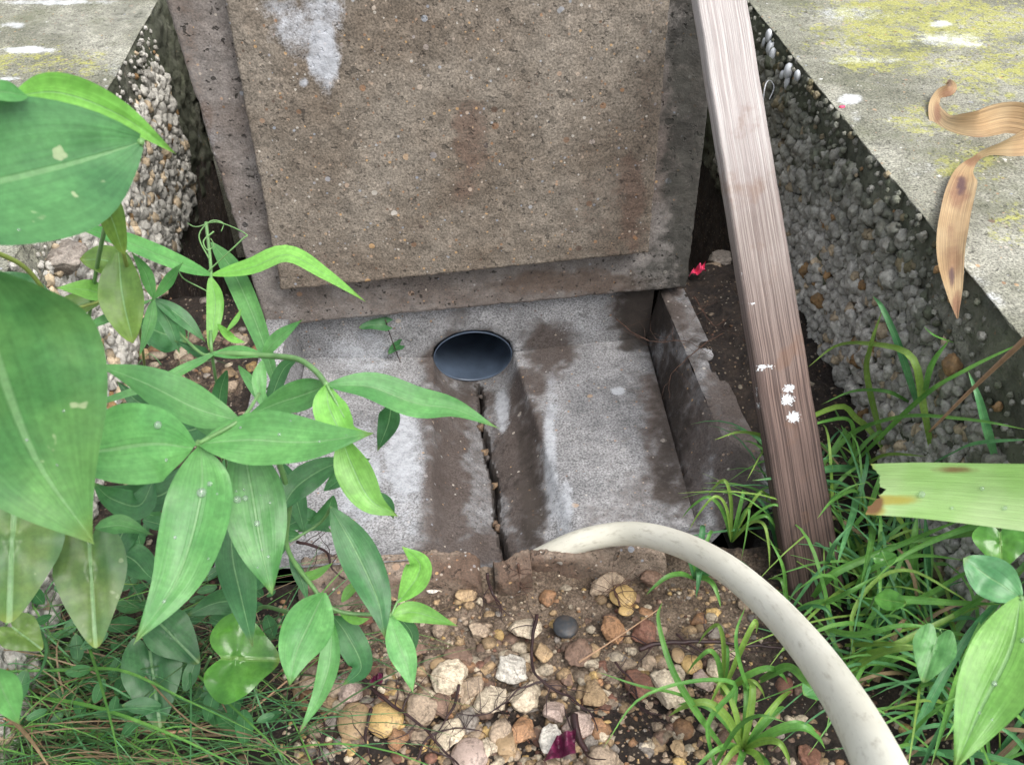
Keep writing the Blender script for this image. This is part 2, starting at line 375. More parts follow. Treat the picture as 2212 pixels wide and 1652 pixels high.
for j in range(len(gy)-1):
    for i in range(n_-1):
        cx, cy = (gx[i]+gx[i+1])/2, (gy[j]+gy[j+1])/2
        fv = (1.0-cy)/.42
        if FX0+.012 < cx < .312+.075*fv-.012 and FY0-.004 < cy < FY1: continue
        a = j*n_+i; GF.append((a, a+1, a+n_+1, a+n_))
GV = np.array(GV); gc = np.zeros((len(GV), 3))
px, py = proj(GV)
gc[:, 0] = np.clip(1.3-np.sqrt(((GV[:, 0]-.08)/.24)**2+((GV[:, 1]-.50)/.10)**2)*.85, 0, 1)
gc[:, 0] = np.where((GV[:, 0] < -.26) & (GV[:, 1] < .97), .42, gc[:, 0])
g = mk('ground', GV, GF, M['soil'], col=gc); tag(g, 'dark damp soil with clay and small stones', 'ground', kind='structure')
# ------------------------------------------------------------------ drain hopper (gully)
gul = thing('drain_gully', (.07, .78, -.16), 'square concrete drain gully with a stained cracked channel below the upright lid', 'drain')
YB = .985
hc = pl(1022, 772, 1, YB); HX, HZ, RX, RZ = hc[0], hc[2], .0575, .047
zb = HZ+.006
BRf = pl(1392, 745, 1, YB); BLf = np.array([-.205, YB, BRf[2]])
FRf = pl(1500, 1150, 2, -.028); FLf = pl(590, 1225, 2, -.02); FRf[1] = .556; FLf[1] = .556
RBi = np.array([BRf[0]+.012, YB+.004, .0]); RFi = pl(1618, 1085, 2, 0); RBo = RBi+[.035, 0, 0]; RFo = RFi+[.04, -.02, 0]
LBi = np.array([-.212, YB+.004, .0]); LFi = np.array([-.222, .556, 0]); LBo = LBi+[-.03, 0, 0]; LFo = LFi+[-.03, 0, 0]
rough_d = lambda p: .0007*fb(p, 35, 2, 4)
bs = [(1, 970, 1040, 62, 230, .95), (1, 1130, 1000, 66, 260, .95), (2, 1150, 1080, 40, 150, .75), (2, 1450, 900, 55, 260, .7), (1, 1450, 900, 90, 300, .8), (1, 1022, 775, 112, 78, .65), (1, 1050, 1000, 150, 260, .5), (1, 1480, 700, 60, 120, .6), (1, 1400, 1080, 130, 80, .5), (1, 1330, 950, 90, 150, .22), (2, 1000, 850, 50, 40, .5), (1, 860, 700, 200, 60, .25), (1, 1185, 745, 75, 75, .95), (1, 1400, 660, 110, 90, .9), (2, 1385, 690, 70, 110, 1.), (2, 1440, 1000, 40, 200, .6), (2, 1130, 900, 30, 60, .5), (1, 990, 690, 40, 30, .5), (0, 780, 760, 90, 60, .5), (0, 1250, 700, 90, 40, .3),
      (1, 940, 800, 40, 60, .8), (1, 1140, 830, 60, 50, .8), (1, 955, 900, 60, 110, .8), (2, 1140, 1010, 42, 160, .62), (1, 1120, 980, 80, 220, .85), (1, 960, 1080, 60, 180, .85), (2, 950, 1060, 28, 150, .4),
      (0, 1085, 880, 18, 60, .9), (0, 870, 1000, 45, 170, .8), (0, 1190, 980, 20, 170, .75), (0, 1220, 1110, 24, 80, .7), (0, 780, 1050, 60, 130, .7), (1, 1330, 1120, 130, 60, .45), (0, 1335, 845, 14, 9, 1.0),
      (2, 1440, 820, 34, 150, .55), (1, 1490, 960, 60, 190, .8), (1, 1040, 1190, 200, 40, .9), (1, 1600, 1000, 70, 230, .95), (1, 1560, 880, 60, 160, .8), (2, 1600, 1000, 40, 160, .4), (2, 1500, 760, 40, 70, .5), (1, 700, 700, 60, 20, .4), (1, 1010, 860, 90, 40, .8), (1, 960, 1000, 50, 200, .7), (1, 1080, 1150, 60, 60, .6)]
b = MB()
def addp(P, Fc): b.add(P, Fc, stains(P, bs))
# back wall as an annulus from the pipe mouth out to the wall's edge
nt_, nr = 160, 26; V = []; Fc = []
top = .02; x0, x1, z0_, z1_ = BLf[0]-.004, BRf[0]+.004, zb-.085, top
for k in range(nt_):
    t = 2*math.pi*k/nt_; cx, cz = math.cos(t), math.sin(t)
    e = np.array([HX+RX*cx*(1+.02*nz((cx, cz, 0), 3)), HZ+RZ*cz*(1+.03*nz((cx, cz, 1), 3))])
    q = min(((x1-HX)/cx if cx > 1e-6 else 9), ((x0-HX)/cx if cx < -1e-6 else 9), ((z1_-HZ)/cz if cz > 1e-6 else 9), ((z0_-HZ)/cz if cz < -1e-6 else 9))
    o_ = np.array([HX+cx*q, HZ+cz*q])
    for r in range(nr):
        s = (r/(nr-1))**1.3; pt = e*(1-s)+o_*s; y = YB+(.004*(1-s)**6)
        if r == 0: y = YB+.012
        p = np.array([pt[0], y, pt[1]]); p[1] -= rough_d(p) if r else 0; V.append(p)
for k in range(nt_):
    k2 = (k+1) % nt_
    for r in range(nr-1): Fc.append((k*nr+r, k*nr+r+1, k2*nr+r+1, k2*nr+r))
addp(np.array(V), Fc)
# benched floor with the half-round channel and the crack down its middle
nu, nv = 200, 130; us = np.linspace(0, 1, nu); vs = np.linspace(0, 1, nv); V = []
def crackx(v): return HX+.004+.010*v+.006*nz((v*6, 0, 0), 1.)+.0042*nz((v*23, 4, 0), 1.)+.002*nz((v*80, 4, 0), 1.)
for v in vs:
    A = BLf*(1-v)+FLf*v; B_ = BRf*(1-v)+FRf*v
    cc = HX+.012*v; hw = .0585+.020*v; dep = .056*(1-v)+.038*v
    zbench = zb*(1-v)+(-.022)*v
    for u in us:
        p = A*(1-u)+B_*u; x = p[0]; z = zbench
        z += .010*max(0, abs(x-cc)-hw)/.15*(1-.5*v)
        d = (x-cc)/hw
        if abs(d) < 1.12:
            f_ = math.sqrt(max(0, 1-d*d)) if abs(d) < 1 else 0
            z = z-dep*((1-v)*f_**1.15+v*max(0, 1-(d/1.12)**2)**1.3)
            z += .010*math.exp(-((abs(d)-.42)/.2)**2)*v*.8
        z += rough_d(p)+.0014*fb((x*2, p[1], 0), 7, 4, 2)
        if v > .93: z += .02*(v-.93)/.07
        cxk = crackx(v); wk = (.0028+.0038*abs(nz((v*14, 7, 0), 1.))+.0012*nz((v*60, 1, 0), 1.)); dk = abs(x-cxk)
        if dk < wk*.75 and v > .015: z -= .030
        elif dk < wk*2.2: z -= .003
        V.append((x, p[1], z))
V = np.array(V); st_ = stains(V, bs)
for i, p in enumerate(V):
    v = (YB-p[1])/(YB-.556); dk = abs(p[0]-crackx(v))
    if dk < .006: st_[i, 2] = max(st_[i, 2], .75); st_[i, 0] = 0
b.add(V, gridF(nu, nv, True), st_)
for q in ((BRf, RBi, RFi, FRf, 40, 90), (RBi, RBo, RFo, RFi, 14, 90), (LBi, BLf, FLf, LFi, 40, 90), (LBo, LBi, LFi, LFo, 14, 90)):
    A, B_, D, E_, n1, n2 = q; addp(*patch(A+np.array([0, .01, 0]) if False else A, B_, D, E_, n1, n2, lambda p: -.002*fb(p, 30, 6, 4)))
for q in ((RBo, RBo-[0, 0, .2], RFo-[0, 0, .2], RFo), (LBo-[0, 0, .2], LBo, LFo, LFo-[0, 0, .2])):
    addp(*patch(*q, 4, 20))
b.build('basin', M['basin'], gul)
# front lip: broken mortar edge, gap at the crack
def lip(xa, xb, ya, yb, za, zt, seed, dp):
    n1, n2 = 90, 26; V = []
    prof = [(dp, -.06), (dp-.001, -.008), (dp-.004, -.001), (.004, -.001), (-.003, -.006), (-.007, -.03), (-.007, -.06)]
    Pp = crom([(a_, 0, b_) for a_, b_ in prof], n2)
    for i in range(n1):
        t = i/(n1-1); x = xa*(1-t)+xb*t; e = min(t, 1-t)
        sink = .010*max(0, 1-e/.03)**2
        for q in Pp:
            p = np.array([x, ya*(1-t)+yb*t+q[0], za*(1-t)+zt*t+q[2]-sink]); nn = .0045*fb(p, 34, seed, 5)+.009*nz(p, 13, seed)
            p[2] += nn*.7; p[1] += nn+.003*nz(p, 60, seed); V.append(p)
    return np.array(V), gridF(n2, n1, True)
b = MB()
ls = [(1, 1100, 1230, 260, 60, .75), (1, 800, 1270, 200, 40, .6), (2, 1060, 1240, 20, 60, .6)]
q0, q1 = pl(640, 1262, 2, -.005), pl(1040, 1238, 2, -.005); q2, q3 = pl(1066, 1236, 2, -.003), pl(1150, 1222, 2, .0); q4, q5 = pl(1140, 1196, 2, .004), pl(1440, 1180, 2, .006)
for (a_, c_, sd_, dp) in ((q0, q1, 1, .032), (q2, q3, 5, .022), (q4, q5, 9, .013)):
    P, Fc = lip(a_[0], c_[0], a_[1]-.002, c_[1]-.002, a_[2], c_[2], sd_, dp); b.add(P, Fc, stains(P, ls))
b.build('front_lip', M['lip'], gul)
# pipe mouth, looking down the pipe
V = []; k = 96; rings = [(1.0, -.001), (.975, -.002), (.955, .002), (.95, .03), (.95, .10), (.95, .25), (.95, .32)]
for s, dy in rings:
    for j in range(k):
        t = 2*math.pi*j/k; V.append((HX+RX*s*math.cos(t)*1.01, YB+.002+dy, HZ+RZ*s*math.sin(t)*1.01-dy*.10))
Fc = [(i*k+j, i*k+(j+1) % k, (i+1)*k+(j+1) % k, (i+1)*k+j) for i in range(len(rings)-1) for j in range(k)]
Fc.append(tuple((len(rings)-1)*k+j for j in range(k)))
mk('drain_pipe', V, Fc, M['pipe'], gul)
# ------------------------------------------------------------------ upright lid: wide back plate with a raised panel
def slab(front4, thick, n, m, jit, seed, spec, back=None):
    """front4: TL,TR,BR,BL as seen; extruded along +Y"""
    TL, TR, BR, BL = front4; P, Fc = patch(BL, BR, TR, TL, n, m)
    idx = np.arange(n*m); ii = idx % n; jj = idx//n; out = P.copy()
    c = P.mean(0)
    for k, p in enumerate(P):
        e = min(ii[k], n-1-ii[k], jj[k], m-1-jj[k])
        out[k, 1] += -.0012*fb(p, 60, seed, 4)
        if e == 0:
            j_ = jit*(fb(p, 45, seed, 5)+1.4*min(0, nz(p, 22, seed+3))); dirv = (c-p); dirv[1] = 0
            ax = np.array([0., 0, 0])
            if ii[k] == 0: ax[0] += 1
            if ii[k] == n-1: ax[0] -= 1
            if jj[k] == 0: ax[2] += 1
            if jj[k] == m-1: ax[2] -= 1
            out[k] += ax*abs(j_)*.9; out[k, 1] += .0022
            if abs(ax).sum() > 1: out[k] += ax*.006
        elif e == 1: out[k, 1] += .0003
    ring = [i for i in range(n)]+[j*n+n-1 for j in range(1, m)]+[(m-1)*n+i for i in range(n-2, -1, -1)]+[j*n for j in range(m-2, 0, -1)]
    V = [out]; F2 = list(Fc); base = n*m; prev = ring
    for s in range(1, 5):
        rr = out[ring]+np.array([0, thick*s/4, 0]); rr += np.array([[.0015*fb(p, 70, seed+7, 3), 0, .0015*fb(p, 70, seed+9, 3)] for p in rr])
        V.append(rr); cur = list(range(base, base+len(ring))); base += len(ring)
        for a_ in range(len(ring)):
            b_ = (a_+1) % len(ring); F2.append((prev[b_], prev[a_], cur[a_], cur[b_]))
        prev = cur
    F2.append(tuple(prev[::-1])); V = np.vstack(V)
    return V, F2, stains(V, spec)
lid = thing('drain_cover', (.05, .97, 0), 'upright square concrete cover with a raised rough panel, standing behind the gully', 'drain cover')
ft = .006
f4 = [pl(338, -60, 1, .99), pl(1566, -60, 1, .99), pl(1484, 622, 1, .970), pl(575, 708, 1, .970)]
fs = [(1, 900, 650, 400, 50, .4), (2, 1500, 300, 85, 800, .8), (2, 1440, 590, 120, 60, .6), (2, 1150, 600, 300, 40, .35), (1, 400, 120, 50, 150, .5), (0, 420, 330, 60, 110, .4), (1, 440, 260, 25, 40, .8), (0, 470, 480, 60, 90, .35), (2, 1450, 600, 150, 60, .55), (2, 1470, 400, 40, 300, .5), (1, 1250, 610, 200, 40, .8), (2, 1480, 80, 40, 120, .25), (1, 800, 650, 200, 30, .35), (0, 620, 670, 80, 25, .2), (2, 1440, 560, 80, 60, .5)]  # stains; the tall right band also paints shade over the plate's lit side
V, Fc, c = slab(f4, .035, 190, 150, .0022, 3, fs); mk('back_plate', V, Fc, M['lidframe'], lid, col=c)
p4 = [pl(473, -60, 1, .970), pl(1454, -60, 1, .970), pl(1402, 548, 1, .947), pl(605, 630, 1, .947)]
ps = [(1, 950, 610, 420, 40, .35), (1, 1320, 450, 130, 200, .38), (1, 700, 560, 160, 80, .3), (1, 1400, 200, 40, 250, .35), (0, 640, 60, 90, 70, .62), (0, 695, 110, 30, 90, .95), (0, 600, 20, 60, 40, .6), (0, 655, 180, 14, 14, 1.), (0, 700, 20, 50, 40, .7), (1, 1010, 290, 52, 110, .75), (1, 1000, 400, 40, 70, .6), (1, 1365, 440, 42, 120, .85), (1, 1385, 500, 40, 60, .5), (2, 900, 500, 20, 20, .0), (2, 1430, 60, 14, 200, .15)]
V, Fc, c = slab(p4, .024, 220, 160, .0026, 8, ps); mk('raised_panel', V, Fc, M['lid'], lid, col=c)

# ------------------------------------------------------------------ concrete blocks either side with exposed pebble faces
def zband(y, side):
    p = (y, 3.3, side)
    if side > 0: return HB-.045-.05*max(0, min(1, (.72-y)/.2))+.03*nz(p, 11)
    return HB-.05-.03*nz(p, 9)
def block(side, label, spec):
    X = XR if side > 0 else XL; X2 = X+side*1.2
    t = thing('concrete_block', (X+side*.3, .9, 0), label, 'concrete slab', 'low concrete slabs either side of the gully')
    b = MB(); ya, yb = (.30, 1.75)
    d1 = lambda p: .0012*fb(p, 30, 4, 4)
    V = []; n, m = 150, 290
    for j in range(m):
        y = ya+(yb-ya)*j/(m-1)
        for i in range(n):
            x = X+side*(.75*(i/(n-1))**1.25); p = np.array([x, y, HB+.0015*fb((x, y, 0), 12, 5, 5)])
            if i == 0: p[0] += side*(.004+.004*fb((0, y, 0), 40, 2, 4)); p[2] -= .003
            V.append(p)
    P = np.array(V); b.add(P, gridF(n, m, side < 0), stains(P, spec))
    e = P[::n]; nn = 70; V = []
    for j in range(m):
        for i in range(nn):
            s = i/(nn-1); z = e[j, 2]*(1-s)+(-.05)*s; p = np.array([X*(1)+0*s, e[j, 1], z])
            k_ = min(1, s*12); p[0] = e[j, 0]*(1-k_)+X*k_
            below = 1/(1+math.exp((z-zband(p[1], side))/.006))
            p[0] -= side*((.0035+.003*below)*fb(p, 55, 8, 5)+.004*nz(p, 20, 3)-.001*below) if i else 0
            V.append(p)
    P = np.array(V); s_ = stains(P, spec)
    for i, p in enumerate(P):
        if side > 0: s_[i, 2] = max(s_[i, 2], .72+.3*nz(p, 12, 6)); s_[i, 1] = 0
        else: s_[i, 2] = max(s_[i, 2], .25+.3*nz(p, 12, 6)+(.5 if p[1] > 1.05 else 0)); s_[i, 1] = 0  # moss noise; behind the cover, extra dark paint stands for shade in the gap
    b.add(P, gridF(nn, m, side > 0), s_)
    # outer remainder of the block
    Xo = X+side*.75
    for q in (([Xo, ya, HB], [X2, ya, HB], [X2, yb, HB], [Xo, yb, HB]), ([X, ya, -.05], [X2, ya, -.05], [X2, ya, HB], [X, ya, HB-.002]), ([X, yb, -.05], [X2, yb, -.05], [X2, yb, HB], [X, yb, HB-.002]), ([X2, ya, -.05], [X2, yb, -.05], [X2, yb, HB], [X2, ya, HB])):
        P, Fc = patch(*q, 6, 6); b.add(P, Fc, np.zeros((len(P), 3)))
    b.build('slab', M['block'], t)
    # pebbles standing out of the side face
    b = MB(); sp = .0112
    y = .42 if side > 0 else .40; row = 0
    while y < 1.35:
        z = -.01+(row % 2)*sp*.5
        while z < HB:
            p = np.array([X, y+rs.uniform(-.3, .3)*sp, z+rs.uniform(-.35, .35)*sp])
            zb_ = zband(p[1], side); over = p[2]-zb_
            if over < 0 or (rs.rand() < .9*math.exp(-over/.06)):
                s = (.0058+.0058*rs.rand()**1.3)*(1 if over < 0 else .3+.25*rs.rand())
                V, Fc = stone(s, .32, .85, 3, .34); V[:, 0] *= .85; V[:, 2] *= 1.2; V = V@rotm(np.array([1, rs.uniform(-.4, .4), 0, 0])).T
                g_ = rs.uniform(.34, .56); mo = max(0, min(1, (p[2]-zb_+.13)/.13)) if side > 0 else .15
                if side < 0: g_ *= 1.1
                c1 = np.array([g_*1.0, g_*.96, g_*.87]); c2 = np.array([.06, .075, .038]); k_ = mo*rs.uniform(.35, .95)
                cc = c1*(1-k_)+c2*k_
                if rs.rand() < .10: cc = cc*[1.15, .95, .72]
                if rs.rand() < .02: cc = np.array([.3, .18, .08])
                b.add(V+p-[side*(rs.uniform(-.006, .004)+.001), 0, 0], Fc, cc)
            z += sp
        y += sp*.80; row += 1
    b.build('pebble_face', M['aggregate'], t, cname='col')
    return t
rs_ = [(1, 1900, 70, 150, 60, 0.64), (1, 2080, 60, 180, 60, 0.72), (1, 2000, 25, 260, 40, 0.72), (1, 2150, 150, 120, 60, 0.67), (1, 1960, 130, 120, 40, 0.60), (1, 1850, 130, 60, 30, 0.67), (1, 2020, 260, 120, 40, 0.54), (1, 2090, 360, 90, 50, 0.52), (1, 2180, 480, 50, 50, 0.47),
       (0, 2060, 88, 110, 20, .55), (0, 1850, 130, 130, 10, .4), (0, 1830, 30, 110, 18, .4), (0, 2035, 52, 30, 8, .8), (0, 1835, 215, 26, 12, .9), (0, 1850, 255, 20, 20, .4), (0, 2110, 600, 50, 40, .3), (0, 2140, 650, 40, 30, .4), (0, 1990, 370, 60, 25, .25),
       (2, 2120, 480, 70, 120, .33), (2, 1960, 300, 90, 70, .3), (2, 2050, 200, 80, 40, .3), (2, 2190, 300, 60, 60, .25), (2, 2060, 690, 130, 200, .0)]
rb = block(1, 'low concrete slab with yellow lichen on top, right of the timber board', rs_)
ls_ = [(1, 60, 130, 120, 40, .42), (1, 180, 140, 90, 40, .35), (0, 60, 108, 70, 9, 1.), (0, 30, 55, 30, 8, .8), (0, 130, 5, 120, 7, .8), (0, 20, 170, 30, 5, .7), (2, 150, 60, 200, 50, .42), (2, 280, 30, 60, 40, .5), (0, 250, 150, 30, 30, .3)]
lb = block(-1, 'low concrete slab with white paint streaks on top, left of the upright lid', ls_)
# cement runs hanging over the right block's edge
for cl in (((1660, 78, 10, 1.4), (1664, 105, 13, 1.2), (1668, 122, 11, 1.6), (1650, 92, 6, 1.6)), ((1703, 155, 15, 1.1), (1690, 162, 9, 1.), (1722, 164, 10, 1.2), (1700, 178, 9, 1.7)), ((1652, 215, 9, 2.2), (1655, 235, 7, 2.))):
  b = MB()
  for (x, y, r, sy) in cl:
    p = pl(x, y, 0, XR-.003); d = np.linalg.norm(p-C); V, Fc = stone(r*d/F, 0, 1, 2, .1); V[:, 2] *= sy; V[:, 0] *= .6; b.add(V+p, Fc)
  b.build('cement_drip', M['cement'], rb)
# unseen block, added to keep the gap behind the lid dark
unseen_block = thing('concrete_block', (.03, 1.3, 0), 'unseen concrete mass added to keep the gap behind the upright cover dark', 'concrete slab')
def boxp(x0, x1, y0, y1, z0, z1): return [(x, y, z) for x in (x0, x1) for y in (y0, y1) for z in (z0, z1)], [(0, 1, 3, 2), (4, 6, 7, 5), (0, 4, 5, 1), (2, 3, 7, 6), (1, 5, 7, 3), (0, 2, 6, 4)]
b = MB(); V, Fc = boxp(-.255, .325, 1.05, 1.75, -.03, .36); b.add(V, Fc, np.zeros((8, 3))); V, Fc = boxp(XL+.004, XR-.004, 1.5, 1.74, -.25, .262); b.add(V, Fc, np.zeros((8, 3)))
b.build('wall', M['block'], unseen_block, smooth=False)  # both boxes are added, unseen light blockers

# ------------------------------------------------------------------ timber board leaning across the recess
bb0 = pl(1772, 1300, 2, -.012); bt = pl(1549, -70, 1, .925)
L_ = np.linalg.norm(bt-bb0); T = (bt-bb0)/L_; wd = np.array([1., -.02, 0]); wd -= T*(wd@T); wd /= np.linalg.norm(wd); nn = np.cross(wd, T)
if nn[2] < 0: nn = -nn
bw, bh = .0275, .009; V = []; U = []
prof = []
for i in range(25): prof.append((-bw+2*bw*i/24, 0))
for i in range(1, 8): prof.append((bw, -2*bh*i/7))
for i in range(1, 10): prof.append((bw-2*bw*i/9, -2*bh))
for i in range(1, 7): prof.append((-bw, -2*bh+2*bh*i/7))
K = len(prof); NL = 260; per = np.cumsum([0]+[math.dist(prof[i], prof[i+1]) for i in range(K-1)])
for j in range(NL):
    t = j/(NL-1)
    for i, (a_, h_) in enumerate(prof):
        e = .0012 if i in (0, 24) else 0; k_ = .94+.07*(1-t)
        p = bb0+T*L_*t+wd*(a_*k_-np.sign(a_)*e)+nn*(h_-e+(.0006*nz((t*2, a_*170, 0), 3.) if h_ == 0 else 0))
        p = p+wd*.0008*nz((t*14, 0, 3), 1.); V.append(p); U.append((t, per[i]/.06))
Fc = [(j*K+(i+1) % K, j*K+i, (j+1)*K+i, (j+1)*K+(i+1) % K) for j in range(NL-1) for i in range(K)]+[tuple(range(K)), tuple((NL-1)*K+i for i in range(K))[::-1]]
V = np.array(V)
ws = [(0, 1706, 838, 18, 14, 1.), (0, 1702, 862, 18, 16, 1.), (0, 1716, 902, 18, 16, 1.), (0, 1650, 792, 24, 5, .9), (0, 1640, 800, 14, 4, .6), (0, 1638, 876, 5, 8, .7), (0, 1620, 655, 26, 3, .5), (0, 1600, 590, 5, 10, .4), (0, 1634, 850, 3, 26, .5)]
mk('timber_board', V, Fc, M['wood'], loc=bb0, col=stains(V, ws), uv=U)
tag(bpy.data.objects['timber_board'], 'weathered timber batten with white paint flecks leaning across the gully', 'timber')
# thin wire loop on the pebble face
P = [pl(x, y, 0, XR-.02-.012*math.sin(i)) for i, (x, y) in enumerate(((1645, 262), (1648, 225), (1652, 190), (1658, 176), (1666, 176), (1672, 190), (1662, 215)))]
V, Fc = tube(crom(P, 30), .0007, 6); tag(mk('wire_loop', V, Fc, M['wire'], loc=P[0]), 'thin pale wire loop poking out beside the top of the timber batten', 'wire')
# ------------------------------------------------------------------ cream hose
hp = [(1060, 1262, .985), (1160, 1210, .966), (1255, 1168, .935), (1360, 1152, .905), (1460, 1172, .85), (1560, 1222, .78), (1655, 1300, .71), (1742, 1395, .63), (1820, 1505, .555), (1884, 1620, .49), (1930, 1730, .44), (1960, 1830, .40)]
P = crom([at(*q) for q in hp], 90); V, Fc = tube(P, .0121, 28, True)
U = [(i/90*6, j/28) for i in range(90) for j in range(28)]
tag(mk('garden_hose', V, Fc, M['hose'], loc=P[0], uv=U), 'thick cream plastic hose arching out of the gully over its front lip', 'hose')

# ------------------------------------------------------------------ leaves, stems, blades
def leafgeo(pts, wpx, d0, d1, roll=0., shape='lance', fold=.22, n=20, m=9, sag=0., uprt=.45, wav=.045, dl=None):
    k = len(pts); ds = dl or [d0+(d1-d0)*i/(k-1) for i in range(k)]
    W = [at(x, y, d) for (x, y), d in zip(pts, ds)]
    P = crom(W, n); P[:, 2] -= sag*np.linspace(0, 1, n)**2
    if shape == 'lance' and k > 2: P += (rs.rand()-.3)*.012*(np.linspace(0, 1, n)**3)[:, None]*((C-P)/np.linalg.norm(C-P, axis=1)[:, None])
    T = np.gradient(P, axis=0); T /= np.linalg.norm(T, axis=1)[:, None]
    sc = (d0+d1)/2/F*wpx/2; V = []; U = []; sd_ = rs.rand()*90
    for i in range(n):
        t = i/(n-1); c_ = C-P[i]; c_ /= np.linalg.norm(c_); nn = c_+np.array([0, 0, uprt]); s = np.cross(T[i], nn); s /= np.linalg.norm(s)+1e-9; nn = np.cross(s, T[i])
        cr, sr = math.cos(roll), math.sin(roll); s, nn = s*cr+nn*sr, nn*cr-s*sr
        if shape == 'lance': w_ = math.sin(math.pi*min(1, t*.985+.015)**.80)**1.08
        elif shape == 'oval': w_ = math.sin(math.pi*min(1, t*.97+.03)**.95)**.7
        elif shape == 'heart': w_ = (1-t)**.55*min(1, .55+t*3.0) if t < 1 else 0
        elif shape == 'strap': w_ = .93+.2*t
        elif shape == 'blade': w_ = min(1, .55+t*2)*(1-t**2.2)**.9
        for j in range(m):
            v = j/(m-1)*2-1
            off = s*v*sc*w_+nn*(-fold*sc*w_*(1-abs(v)**1.3)+wav*sc*math.sin(t*9+sd_+v*2)*abs(v)*2+.25*sc*w_*nz((t*3, v, sd_), 1.6)*wav*12)
            if shape == 'heart': off = off-T[i]*abs(v)**1.2*sc*1.0*(1-t)**1.5
            V.append(P[i]+off); U.append((t, j/(m-1)))
    return np.array(V), gridF(m, n), U, P
def heartgeo(base, tip, wpx, d, roll, sd_):
    A, B_ = at(*base, d), at(*tip, d*.99); T = B_-A; L = np.linalg.norm(T); T /= L; ce = A+T*L*.36
    c_ = C-ce; c_ /= np.linalg.norm(c_); s = np.cross(T, c_+[0, 0, .5]); s /= np.linalg.norm(s); nn = np.cross(s, T)
    s, nn = s*math.cos(roll)+nn*math.sin(roll), nn*math.cos(roll)-s*math.sin(roll); hw = wpx*d/F/2; V = [ce]; U = [(.36, .5)]; nf, nr = 64, 9
    for r_ in range(1, nr+1):
        for k in range(nf):
            f_ = 6.2832*k/nf-math.pi; q = r_/nr; rr = q*(1-.55*q*math.exp(-((math.pi-abs(f_))/.30)**2)+.0*f_)*(1+.03*nz((math.cos(f_)*2, math.sin(f_)*2, sd_), 1.))
            x = math.cos(f_); X_ = rr*(x*L*.50 if x < 0 else L*(.48*x+.16*x**6)); Y_ = rr*math.sin(f_)*hw*(1.0 if x < 0 else 1-.25*x)
            h = -.18*hw*(1-min(1, abs(Y_)/hw*2))+.10*hw*nz((X_/hw*1.5, Y_/hw*1.5, sd_), 1.)-.2*hw*(X_/L)**2*2+.05*hw*math.sin(abs(f_)*5)*q
            V.append(ce+T*X_+s*Y_+nn*h); U.append((.36+X_/L, .5+Y_/hw*.45))
    Fc = [(0, 1+k, 1+(k+1) % nf) for k in range(nf)]
    for r_ in range(nr-1):
        for k in range(nf): a_ = 1+r_*nf; Fc.append((a_+k, a_+nf+k, a_+nf+(k+1) % nf, a_+(k+1) % nf))
    return np.array(V), Fc, U
def leaf(par, pts, wpx, d0, d1, mat='pea', name='leaf', **k):
    V, Fc, U, P = leafgeo(pts, wpx, d0, d1, **k); o = mk(name, V, Fc, M[mat], par, uv=U); o['_v'] = 0; del o['_v']; return o, V
def stemp(par, pts, r=.0016, mat='stem', name='stem', flat=1., r1=None):
    P = crom([at(*q) for q in pts], 8*len(pts)); R = np.linspace(r, r1 or r*.8, len(P)); V, Fc = tube(P, R, 8, True, flat); return mk(name, V, Fc, M[mat], par)
def drops(leaf_o, V, uvs, m=9, n=20):
    Vs, Fs = ico(2)
    for (t, v, r) in uvs:
        i = int(t*(n-1)); j = int(v*(m-1)); p = V[i*m+j]; c_ = C-p; c_ /= np.linalg.norm(c_)
        a = V[min(i+1, n-1)*m+j]-V[max(i-1, 0)*m+j]; b_ = V[i*m+min(j+1, m-1)]-V[i*m+max(j-1, 0)]; nn = np.cross(a, b_); nn /= np.linalg.norm(nn)+1e-9
        if nn@c_ < 0: nn = -nn
        r *= .8; Q = Vs*r; h = Q@nn; Q = Q-np.outer(h*.45, nn); mk('water_drop', Q+p+nn*r*.12, Fs, M['water'], leaf_o)
def randdrops(n, r0=.0012, r1=.0026): return [(rs.uniform(.15, .85), rs.uniform(.15, .85), rs.uniform(r0, r1)) for _ in range(n)]
pA = thing('pea_plant', at(-20, 900, .8)*[1, 1, 0], 'pea plant with huge blurred leaves closest to the camera, at the left edge', 'plant')
pB = thing('pea_plant', at(430, 1100, .9)*[1, 1, 0], 'pea plant with a broad star of wet leaves in front of the left rubble', 'plant')
pC = thing('pea_plant', at(470, 900, .95)*[1, 1, 0], 'taller pea plant with curling tendrils reaching over the lid corner and gully', 'plant')
pD = thing('pea_plant', at(700, 1330, .85)*[1, 1, 0], 'low pea plant trailing onto the gravel in front of the gully', 'plant')
# A: nearest leaves
leaf(pA, [(28, 208), (130, 200), (260, 250), (382, 334)], 72, .42, .47, 'peal', roll=-.35, fold=.3)
leaf(pA, [(60, 208), (0, 196), (-90, 215)], 40, .42, .40, 'pea')
o, V = leaf(pA, [(306, 306), (120, 350), (-120, 400), (-380, 450)], 290, .44, .36, 'pea3', fold=.32, roll=.15, wav=.03); drops(o, V, randdrops(3, .0007, .0012))
o, V = leaf(pA, [(-70, 560), (-20, 740), (70, 980), (203, 1172)], 360, .36, .42, 'pea2', fold=.12, shape='lance', roll=-.1); drops(o, V, randdrops(4, .0006, .0012))
stemp(pA, [(305, 305, .44), (230, 480, .6), (190, 700, .75), (150, 1000, .9)], .0016)
leaf(pA, [(-15, 1440), (10, 1500), (42, 1562)], 60, .45, .48, 'pea')
stemp(pA, [(-60, 560, .36), (-80, 900, .55), (-60, 1300, .75)], .0018)
